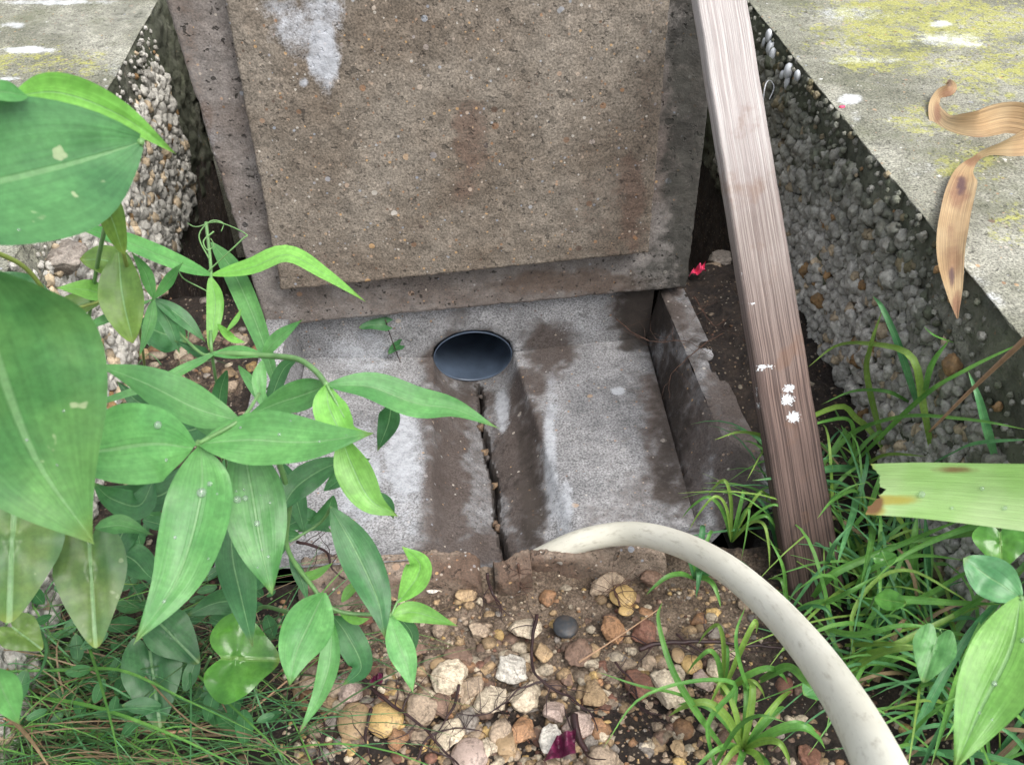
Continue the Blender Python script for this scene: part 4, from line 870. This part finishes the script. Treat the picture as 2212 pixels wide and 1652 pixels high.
# ------------------------------------------------------------------ stones
def gz(x, y): return pl(x, y, 2, -.024)
PAL = dict(cream=(.50, .42, .31), white=(.60, .56, .49), tan=(.36, .25, .14), orange=(.32, .175, .09), brown=(.19, .12, .085), grey=(.24, .21, .18), pink=(.42, .32, .27), black=(.035, .038, .042), buff=(.34, .26, .185), rust=(.19, .09, .06), yellow=(.50, .34, .14))
ST = [  # x, y, half length px, half height px, colour, angular, label
 (1222, 1353, 27, 21, 'black', .05, 'smooth black pebble on the clay below the hose end', 1),
 (1345, 1286, 29, 21, 'yellow', .05, 'glossy golden oval pebble below the right lip', 1),
 (1352, 1318, 16, 10, 'yellow', .3, 'small amber pebble just under the golden oval pebble', 1),
 (1125, 1356, 36, 20, 'cream', .7, 'pale cream stone left of the black pebble', 0),
 (1108, 1440, 34, 26, 'white', .9, 'sharp white flint flake with a pointed corner in mid gravel', 0),
 (1172, 1405, 20, 18, 'tan', .9, 'flat mustard coloured chip beside the middle root', 0),
 (1325, 1366, 26, 30, 'orange', .9, 'orange angular flint right of the black pebble', 0),
 (1305, 1258, 40, 22, 'buff', .9, 'long ridged clay lump leaning below the right lip', 0),
 (1405, 1248, 26, 20, 'brown', .6, 'brown lump at the right end of the lip', 0),
 (995, 1420, 32, 20, 'brown', .5, 'wet reddish brown stone above the cream rocks', 0),
 (950, 1436, 20, 14, 'tan', .3, 'rounded tan pebble beside the wet brown stone', 1),
 (975, 1475, 40, 32, 'cream', .7, 'big knobbly cream rock left of centre in the gravel', 0),
 (1015, 1488, 30, 24, 'buff', .6, 'pitted buff rock touching the big knobbly cream rock', 0),
 (1065, 1520, 36, 24, 'cream', .7, 'long cream rock left half of a pair in the lower gravel', 0),
 (1135, 1500, 38, 24, 'cream', .7, 'long cream rock right half of a pair in the lower gravel', 0),
 (765, 1556, 34, 30, 'tan', .15, 'round tan pebble touching the long root on its left side', 1),
 (832, 1552, 38, 30, 'yellow', .2, 'round golden pebble right of the round tan pebble', 1),
 (755, 1490, 28, 22, 'pink', .3, 'mottled pinkish lump at the upper left of the gravel', 0),
 (965, 1590, 40, 26, 'cream', .6, 'pale rough rock above the pink oval at the bottom', 0),
 (1015, 1630, 38, 28, 'pink', .1, 'smooth pinkish oval stone at the bottom edge', 1),
 (1125, 1575, 24, 34, 'orange', .8, 'bright rust orange flint near the bottom centre', 0),
 (1085, 1575, 24, 30, 'buff', .6, 'buff stone behind the rust orange flint', 0),
 (1192, 1598, 26, 26, 'white', .4, 'rounded white stone right of the rust orange flint', 0),
 (1055, 1612, 18, 30, 'cream', .7, 'upright creamy flake beside the pink oval stone', 0),
 (1100, 1605, 22, 18, 'tan', .5, 'banded tan pebble below the rust orange flint', 1),
 (1005, 1555, 28, 22, 'grey', .4, 'rounded grey stone under the pitted buff rock', 0),
 (910, 1530, 34, 28, 'buff', .8, 'flat greyish angular slab stone beside the long root', 0),
 (955, 1520, 26, 22, 'brown', .5, 'purplish brown stone between cream rocks', 0),
 (1200, 1540, 24, 20, 'pink', .8, 'pink angular stone beside the thick root stub', 0),
 (1290, 1505, 26, 24, 'tan', .5, 'tan rounded stone right of the middle root', 0),
 (1250, 1560, 34, 22, 'pink', .7, 'pale pink flat stone behind the root stub', 0),
 (1245, 1402, 30, 22, 'brown', .7, 'earthy stone half buried below the black pebble', 0),
 (1300, 1640, 34, 24, 'buff', .3, 'buff stone at the bottom edge right of the purple petals', 0),
 (1390, 1360, 26, 22, 'rust', .5, 'reddish stone near the grass at the right of the gravel', 0),
 (1495, 1435, 22, 17, 'yellow', .1, 'smooth yellow pebble near the right end of the gravel', 1),
 (1465, 1415, 14, 14, 'tan', .2, 'small tan pebble beside the smooth yellow pebble', 1),
 (1540, 1440, 20, 18, 'cream', .6, 'pale stone right of the smooth yellow pebble', 0),
 (1440, 1490, 36, 32, 'cream', .6, 'large pale rock with orange tint by the grass rosette', 0),
 (1380, 1480, 30, 28, 'rust', .6, 'dull red stone left of the large pale rock', 0),
 (1520, 1470, 22, 18, 'pink', .6, 'flat mauve stone below the smooth yellow pebble', 0),
 (1755, 1635, 24, 22, 'rust', .5, 'dark red stone between the rosette and the hose', 0),
 (1466, 1610, 14, 18, 'tan', .6, 'small upright tan stone at the bottom by the rosette', 0),
 (860, 1592, 22, 18, 'orange', .6, 'orange chip below the round golden pebble', 0),
 (1030, 1360, 22, 14, 'buff', .6, 'pale chip on clay left of the cream stone', 0),
 (1003, 1285, 24, 16, 'tan', .6, 'tan pebble under the left lip', 0),
 (935, 1268, 16, 12, 'white', .7, 'white chip on the clay under the left lip', 0),
 (1060, 1290, 14, 10, 'brown', .5, 'brown chip beside the black root', 0),
 (900, 1400, 24, 16, 'brown', .6, 'brown stone beside the low pea leaf', 0),
 (1545, 575, 20, 22, 'buff', .5, 'pale stone wedged behind the timber beside the pink petal', 0),
 (1560, 560, 26, 26, 'grey', .5, 'grey lump above the pale stone behind the timber', 0),
 (1575, 790, 22, 26, 'brown', .4, 'muddy stone in the soil left of the timber', 0),
 (200, 745, 22, 20, 'tan', .3, 'pinkish tan pebble at the foot of the left slab', 0),
 (305, 900, 60, 34, 'grey', .5, 'large grey rubble stone behind the broad pea leaves', 0),
 (120, 870, 70, 50, 'pink', .5, 'large pale rubble stone left of the grey one', 0),
 (120, 560, 60, 40, 'grey', .5, 'rough grey rubble under the oval leaved twig', 0),
 (2160, 1540, 30, 26, 'buff', .6, 'buff stone at the lower right behind the broad leaf', 0),
 (2070, 1490, 26, 12, 'tan', .7, 'flat tan chip in the long grass at the right', 0),
]
for x, y, a_, h_, cn, ang, lab, sm in ST:
    d_ = hit(x, y, -.022); s = a_/F*d_; V, Fc = stone(1, ang, .8, 4, .06 if sm else .2)
    ext = V.max(0)-V.min(0); V = V/(ext/2)
    p = at(x, y, d_+s*.05); V = V*np.array([s, s*.8, s*(.34 if sm else .5)]); 
    hh = h_/F*d_; V[:, 1] *= min(1.6, hh/s/.62); V[:, 2] *= min(1.2, hh/s/.62)
    ca = np.array(PAL[cn])*rs.uniform(.9, 1.1)
    tag(mk('pebble' if sm else 'stone', V+p, Fc, M['smooth_stone' if sm else 'stone'], loc=p, col=np.tile(ca, (len(V), 1)), cname='col'), lab, 'stone', 'single stones on the ground')
b = MB(); names = ['cream', 'tan', 'buff', 'brown', 'grey', 'orange', 'cream', 'buff', 'buff', 'cream', 'brown', 'tan', 'yellow', 'tan', 'tan', 'rust']
def scat(n, x0, x1, y0, y1, s0, s1, sub, pw=2., dens=None, colm=1.):
    for i in range(n):
        x, y = rs.uniform(x0, x1), rs.uniform(y0, y1)
        if dens is not None and rs.rand() > dens(x, y): continue
        p = pl(x, y, 2, -.024 if y > 1240 else 0); 
        if XL+.01 > p[0] or p[0] > XR-.01: continue
        if -.25 < p[0] < .318+.075*(1-p[1])/.42 and .545 < p[1] < 1.05: continue
        z = groundz(p[0], p[1]); s = s0+(s1-s0)*rs.rand()**pw; V, Fc = stone(s, rs.uniform(.35, .9), .6, sub, .2)
        b.add(V+[p[0], p[1], z-s*.05], Fc, np.array(PAL[names[rs.randint(len(names))]])*rs.uniform(.5, 1.05)*colm)
dn = lambda x, y: min(1, max(.15, (y-1280)/230))*(1 if x < 1330 else .6)
scat(1300, 640, 1600, 1260, 1700, .0038, .0115, 2, 1.6, lambda x, y: dn(x, y) if y > 1400 else .3)
scat(3000, 600, 1650, 1240, 1700, .0010, .0042, 1, 2., lambda x, y: .9)
scat(900, 1450, 2212, 1200, 1700, .001, .004, 1, 2., colm=.7)
scat(110, 1450, 2212, 1300, 1700, .005, .011, 2, 2., colm=.8)
scat(500, 0, 700, 1150, 1700, .001, .006, 1, 2., colm=.7)
scat(600, 1400, 1850, 640, 1250, .001, .004, 1, 2., colm=.5)
scat(40, 1450, 1800, 640, 1100, .004, .009, 2, 2., colm=.45)
scat(420, -100, 620, 560, 1100, .004, .016, 2, 1.8, colm=.85)
scat(500, 300, 620, 560, 900, .001, .004, 1, 2., colm=.6)
for i in range(9):
    v = .03+.94*rs.rand(); y = YB-(YB-.556)*v; P, Fc = stone(.004+.004*rs.rand(), .8, .9, 2, .25)
    b.add(P+[crackx(v)+rs.uniform(-.003, .003), y, (zb*(1-v)-.022*v)-(.056*(1-v)+.038*v)-.006], Fc, [[.13, .085, .055], [.07, .06, .055], [.18, .12, .07]][i % 3])
tag(b.build('gravel', M['stone'], cname='col'), 'loose tan and cream gravel on damp soil', 'gravel', kind='stuff')
# ------------------------------------------------------------------ grass
def blade(par, pts, wpx, mat='grass', lift=.10, base=.0, dl=None, bm=None, m=5, roll=None):
    k = len(pts); ds = []
    for i, (x, y) in enumerate(pts):
        t = i/(k-1); d_ = hit(x, y); ds.append(dl[i] if dl else d_*(1-base-lift*math.sin(min(1, t*1.2)*math.pi*.55)))
    V, Fc, U, P = leafgeo(pts, wpx, sum(ds)/k, sum(ds)/k, shape='blade', fold=.45, n=22, m=m, dl=ds, roll=rs.uniform(-.4, .4) if roll is None else roll, wav=.0)
    if bm is not None: bm.add(V, Fc, None, U); return
    mk('blade', V, Fc, M[mat], par, uv=U)
tA = thing('grass_tuft', pl(1990, 1010, 2, 0), 'tall grass tuft with bent blades rising in front of the right slab face', 'grass')
tB = thing('grass_tuft', pl(1900, 1050, 2, 0), 'grass tuft arching left over the lower timber batten', 'grass')
tC = thing('grass_tuft', pl(2020, 1330, 2, 0), 'long lying grass tuft between the hose and the right edge', 'grass')
for pts, w_, mt, t in (
 ([(1918, 1000), (1874, 819), (1881, 747), (1907, 667)], 13, 'grassl', tA),
 ([(2015, 989), (1994, 874), (1968, 769), (1878, 742), (1806, 747), (1744, 794)], 15, 'grassl', tA),
 ([(1990, 900), (1943, 751), (1907, 667), (1885, 639)], 15, 'grassb', tA),
 ([(1994, 880), (2010, 794), (2051, 733)], 14, 'grass', tA),
 ([(1838, 1007), (1986, 863), (2088, 798), (2230, 730)], 11, 'grass', tA),
 ([(2153, 1000), (2131, 921), (2113, 856), (2091, 801)], 18, 'grassb', tA),
 ([(1784, 1000), (1842, 935), (1950, 899), (2095, 906), (2230, 930)], 15, 'grass', tA),
 ([(2015, 1000), (2095, 960), (2230, 948)], 17, 'grassb', tA),
 ([(1860, 1010), (1914, 982), (2000, 985)], 11, 'grassl', tA),
 ([(1968, 870), (1914, 845), (1842, 845), (1773, 874)], 8, 'grass', tA),
 ([(2060, 740), (2020, 725), (1995, 705)], 5, 'grass', tA),
 ([(1935, 1005), (1878, 928), (1849, 903), (1816, 877), (1733, 910), (1661, 957), (1612, 1040)], 14, 'grassl', tB),
 ([(1885, 1018), (1806, 1011), (1733, 1025), (1622, 1038)], 17, 'grassb', tB),
 ([(1798, 1010), (1697, 957), (1607, 933), (1542, 950)], 9, 'grassl', tB),
 ([(1846, 990), (1838, 910), (1780, 910), (1730, 930)], 9, 'grass', tB),
 ([(1870, 1100), (1848, 1060), (1800, 1080), (1765, 1120)], 11, 'grass', tB),
 ([(1790, 1170), (1780, 1100), (1830, 1055), (1880, 1040)], 8, 'grass', tB),
 ([(1850, 1050), (1845, 1100), (1826, 1160), (1808, 1222)], 15, 'grassb', tB),
 ([(1890, 1110), (1880, 1180), (1860, 1260)], 14, 'grass', tB),
 ([(1755, 1290), (1806, 1236), (1950, 1174), (2105, 1110)], 17, 'grass', tC),
 ([(1845, 1424), (1842, 1326), (1896, 1250), (1968, 1232), (2059, 1279), (2102, 1308)], 9, 'grassl', tC),
 ([(1871, 1471), (1950, 1388), (2059, 1330), (2230, 1220)], 20, 'grass', tC),
 ([(1961, 1625), (2023, 1489), (2113, 1344), (2230, 1240)], 19, 'grassb', tC),
 ([(1968, 1300), (1975, 1170), (1982, 1110)], 17, 'grass', tC),
 ([(2005, 1280), (2002, 1170), (1998, 1110)], 14, 'grassb', tC),
 ([(1824, 1393), (1914, 1390), (2004, 1398)], 11, 'grassl', tC),
 ([(1835, 1310), (1914, 1294), (2059, 1301), (2170, 1305)], 18, 'grass', tC),
 ([(1820, 1420), (1914, 1400), (2059, 1330), (2120, 1310)], 14, 'grassl', tC),
 ([(2120, 1490), (2100, 1560), (2060, 1640)], 10, 'grassb', tC),
 ([(2170, 1300), (2130, 1390), (2080, 1530), (2040, 1600)], 12, 'grass', tC),
 ([(1760, 1310), (1830, 1280), (1900, 1240)], 14, 'grass', tC),
 ([(2230, 1150), (2120, 1150), (2000, 1165), (1900, 1180)], 13, 'grass', tC),
 ([(1880, 1330), (1990, 1290), (2080, 1240), (2212, 1180)], 12, 'grass', tC),
 ([(2212, 1330), (2150, 1420), (2110, 1480)], 14, 'grass', tC)):
    blade(t, pts, w_, mt)
def rosette(x, y, n, L, label, mats=('grass', 'grassl'), seed=1, up_=.05, w_=11):
    r2 = np.random.RandomState(seed); c = pl(x, y, 2, -.01); t = thing('grass_tuft', c, label, 'grass', 'small grass rosettes on the gravel')
    for i in range(n):
        a_ = 6.28*i/n+r2.uniform(-.3, .3); l = L*r2.uniform(.6, 1.15); h = up_*r2.uniform(.5, 1.3); d_ = np.array([math.cos(a_), math.sin(a_), 0])
        W = [c+d_*l*s+np.array([0, 0, 1])*(h*math.sin(s*2.6)*1.1) for s in (0, .3, .6, .85, 1.)]
        q = []; ds = []
        for p in W: xx, yy = proj(p); q.append((xx, yy)); ds.append(np.linalg.norm(p-C))
        blade(t, q, w_*r2.uniform(.7, 1.2), mats[i % len(mats)], dl=ds)
    return t
rosette(1605, 1620, 15, .062, 'leafy green rosette on dark soil left of the hose at the bottom', seed=3, w_=17)
rosette(1560, 1500, 8, .05, 'small upright tuft between the gravel and the hose', seed=5, up_=.07, w_=12)
rosette(1500, 1250, 9, .055, 'dark green tuft tucked under the hose beside the lip', ('grassb', 'grass'), seed=7, up_=.04, w_=13)
rosette(1580, 1170, 9, .06, 'thin tuft between the hose and the timber', ('grass', 'grassl'), seed=9, up_=.07, w_=8)
rosette(1700, 1330, 8, .05, 'short tuft at the foot of the timber', ('grass', 'grassb'), seed=12, up_=.04, w_=10)
t = thing('grass_tuft', pl(1560, 1600, 2, 0), 'pair of long thin blades arching over the right side of the gravel', 'grass')
for pts, w_ in (([(1562, 1615), (1500, 1530), (1450, 1440), (1422, 1340), (1430, 1300)], 15), ([(1560, 1540), (1470, 1500), (1380, 1480), (1290, 1450)], 8), ([(1545, 1660), (1530, 1560), (1590, 1480), (1500, 1470), (1380, 1510), (1300, 1620)], 11), ([(1540, 1660), (1590, 1575), (1640, 1545), (1700, 1560)], 10), ([(1630, 1520), (1600, 1440), (1590, 1370), (1610, 1310)], 10), ([(1640, 1470), (1700, 1440), (1740, 1470), (1775, 1500)], 20)):
    blade(t, pts, w_, 'grass', lift=.14)
t = thing('grass_tuft', pl(60, 1560, 2, 0), 'sparse long hair thin blades sweeping right from the lower left corner', 'grass')
for pts, w_, mt in (([(-20, 1365), (120, 1350), (235, 1300)], 5, 'grassb'), ([(0, 1450), (150, 1446), (265, 1448), (400, 1510), (570, 1590)], 7, 'grass'), ([(40, 1500), (200, 1525), (380, 1590), (560, 1680)], 8, 'grass'), ([(160, 1310), (200, 1420), (240, 1560), (262, 1670)], 6, 'grass'), ([(390, 1330), (410, 1450), (412, 1600), (410, 1670)], 5, 'grassb'), ([(350, 1390), (430, 1460), (560, 1580), (660, 1680)], 6, 'grass'), ([(-10, 1520), (60, 1590), (115, 1670)], 8, 'straw'), ([(30, 1590), (150, 1550), (300, 1530), (420, 1560)], 5, 'grassb'), ([(80, 1340), (100, 1400), (80, 1460), (20, 1490)], 6, 'grassb'), ([(240, 1430), (300, 1450), (430, 1570), (600, 1600)], 4, 'straw'), ([(150, 1255), (240, 1260), (300, 1262)], 6, 'grassl')):
    blade(t, pts, w_, mt, lift=.10)
t = thing('grass_tuft', pl(2100, 1500, 2, 0), 'long drooping blades crossing the lower right corner', 'grass')
for pts, w_, mt in (([(2230, 1200), (2150, 1300), (2080, 1440), (2040, 1560), (2010, 1660)], 17, 'grass'), ([(2230, 1270), (2180, 1340), (2160, 1440), (2170, 1560)], 11, 'grassb'), ([(2140, 1660), (2125, 1500), (2140, 1400)], 8, 'grass'), ([(1990, 1660), (2040, 1560), (2110, 1500)], 9, 'grassb'), ([(1930, 1640), (1990, 1560), (2060, 1510), (2120, 1500)], 7, 'grass'), ([(2230, 1640), (2190, 1590), (2140, 1560)], 10, 'grassb'), ([(2230, 1110), (2150, 1125), (2060, 1150), (1950, 1200), (1880, 1260)], 15, 'grass'), ([(1800, 1480), (1880, 1420), (1960, 1400), (2050, 1410)], 14, 'grassl'), ([(1760, 1350), (1850, 1370), (1950, 1350), (2050, 1360)], 13, 'grass'), ([(1780, 1240), (1800, 1180), (1840, 1130)], 10, 'grassb'), ([(1700, 1290), (1690, 1220), (1660, 1160)], 8, 'grass'), ([(1840, 1290), (1880, 1230), (1980, 1200), (2090, 1210)], 12, 'grass')):
    blade(t, pts, w_, mt, lift=.12)
# background blades: dense, uncountable
gm = {k: MB() for k in ('grass', 'grassb', 'grassl', 'straw', 'grassd')}
def rblade(x, y, L, a_, h, wd_, key, bend=0.):
    c = pl(x, y, 2, -.012); d_ = np.array([math.cos(a_), math.sin(a_), 0]); s_ = np.array([-d_[1], d_[0], 0]); n = 9; V = []; U = []
    for i in range(n):
        t_ = i/(n-1); p = c+d_*L*t_+s_*bend*L*t_*t_+np.array([0, 0, h*math.sin(t_*2.5)])
        w_ = wd_*(1-t_**2.5)+.0001; sn = np.cross(d_, [0, 0, 1.]); V += [p-sn*w_, p+sn*w_]; U += [(t_, 0), (t_, 1)]
    gm[key].add(np.array(V), [(2*i, 2*i+1, 2*i+3, 2*i+2) for i in range(n-1)], None, U)
for i in range(620):     # fine grass, lower left
    x, y = rs.uniform(-120, 640), rs.uniform(1380, 1720)
    if rs.rand() < (x-250)/700: continue
    rblade(x, y, rs.uniform(.06, .22), rs.normal(-.1, .6)+(3.14 if rs.rand() < .4 else 0), rs.uniform(.005, .07), rs.uniform(.0003, .0009), ['grassd', 'grassd', 'grassd', 'grassb', 'straw', 'grass'][rs.randint(6)], rs.uniform(-.4, .4))
for i in range(150):
    rblade(rs.uniform(60, 420), rs.uniform(720, 950), rs.uniform(.02, .07), rs.uniform(0, 6.28), rs.uniform(.005, .03), rs.uniform(.0003, .0006), ['grassb', 'straw'][rs.randint(2)], rs.uniform(-.6, .6))
for i in range(620):     # thick grass, lower right
    x, y = rs.uniform(1680, 2300), rs.uniform(1010, 1700)
    if x < 1800 and y > 1250: continue
    if x < 1950 and y > 1480: continue
    if y > 1420 and rs.rand() < .6: continue
    p = pl(x, y, 2, 0)
    if p[0] > XR-.02 and p[1] > .3: continue
    rblade(x, y, rs.uniform(.05, .14), rs.uniform(-.6, 3.8), rs.uniform(.01, .07), rs.uniform(.0012, .0030), ['grassb', 'grass', 'grassb', 'grass', 'straw', 'grassl'][rs.randint(6) if rs.rand() < .4 else rs.randint(4)], rs.uniform(-.4, .4))
for i in range(150):     # longer arching blades among them
    x, y = rs.uniform(1800, 2300), rs.uniform(1060, 1560); p = pl(x, y, 2, 0)
    if p[0] > XR-.02 and p[1] > .3: continue
    if x < 1960 and y > 1380: continue
    rblade(x, y, rs.uniform(.10, .2), rs.uniform(1.2, 4.4), rs.uniform(.02, .08), rs.uniform(.001, .0022), ['grassl', 'grass', 'grassb'][rs.randint(3)], rs.uniform(-.5, .5))
for k, lab in (('grass', 'mid green fine grass blades low on the soil'), ('grassb', 'dark bluish green grass blades low on the soil'), ('grassl', 'light green grass blades low on the soil'), ('grassd', 'dull green hair thin grass tangled low at the bottom left'), ('straw', 'dead brown grass threads matted on the soil')):
    tag(gm[k].build('grass' if k != 'straw' else 'dead_grass', M[k]), lab, 'grass', kind='stuff')
# low undergrowth leaves under the pea plants
b = MB()
for i in range(170):
    x, y = rs.uniform(-80, 600), rs.uniform(1020, 1560)
    p = pl(x, y, 2, rs.uniform(.0, .05)); a_ = rs.uniform(0, 6.28); L = rs.uniform(.012, .035); q = p+np.array([math.cos(a_), math.sin(a_), rs.uniform(-.2, .4)])*L
    (x1, y1), (x2, y2) = proj(p), proj(q); dd = np.linalg.norm(p-C), np.linalg.norm(q-C)
    V, Fc, U, P = leafgeo([(x1, y1), (x2, y2)], L*.45/dd[0]*F, *dd, shape='oval', n=8, m=5); b.add(V, Fc, None, U)
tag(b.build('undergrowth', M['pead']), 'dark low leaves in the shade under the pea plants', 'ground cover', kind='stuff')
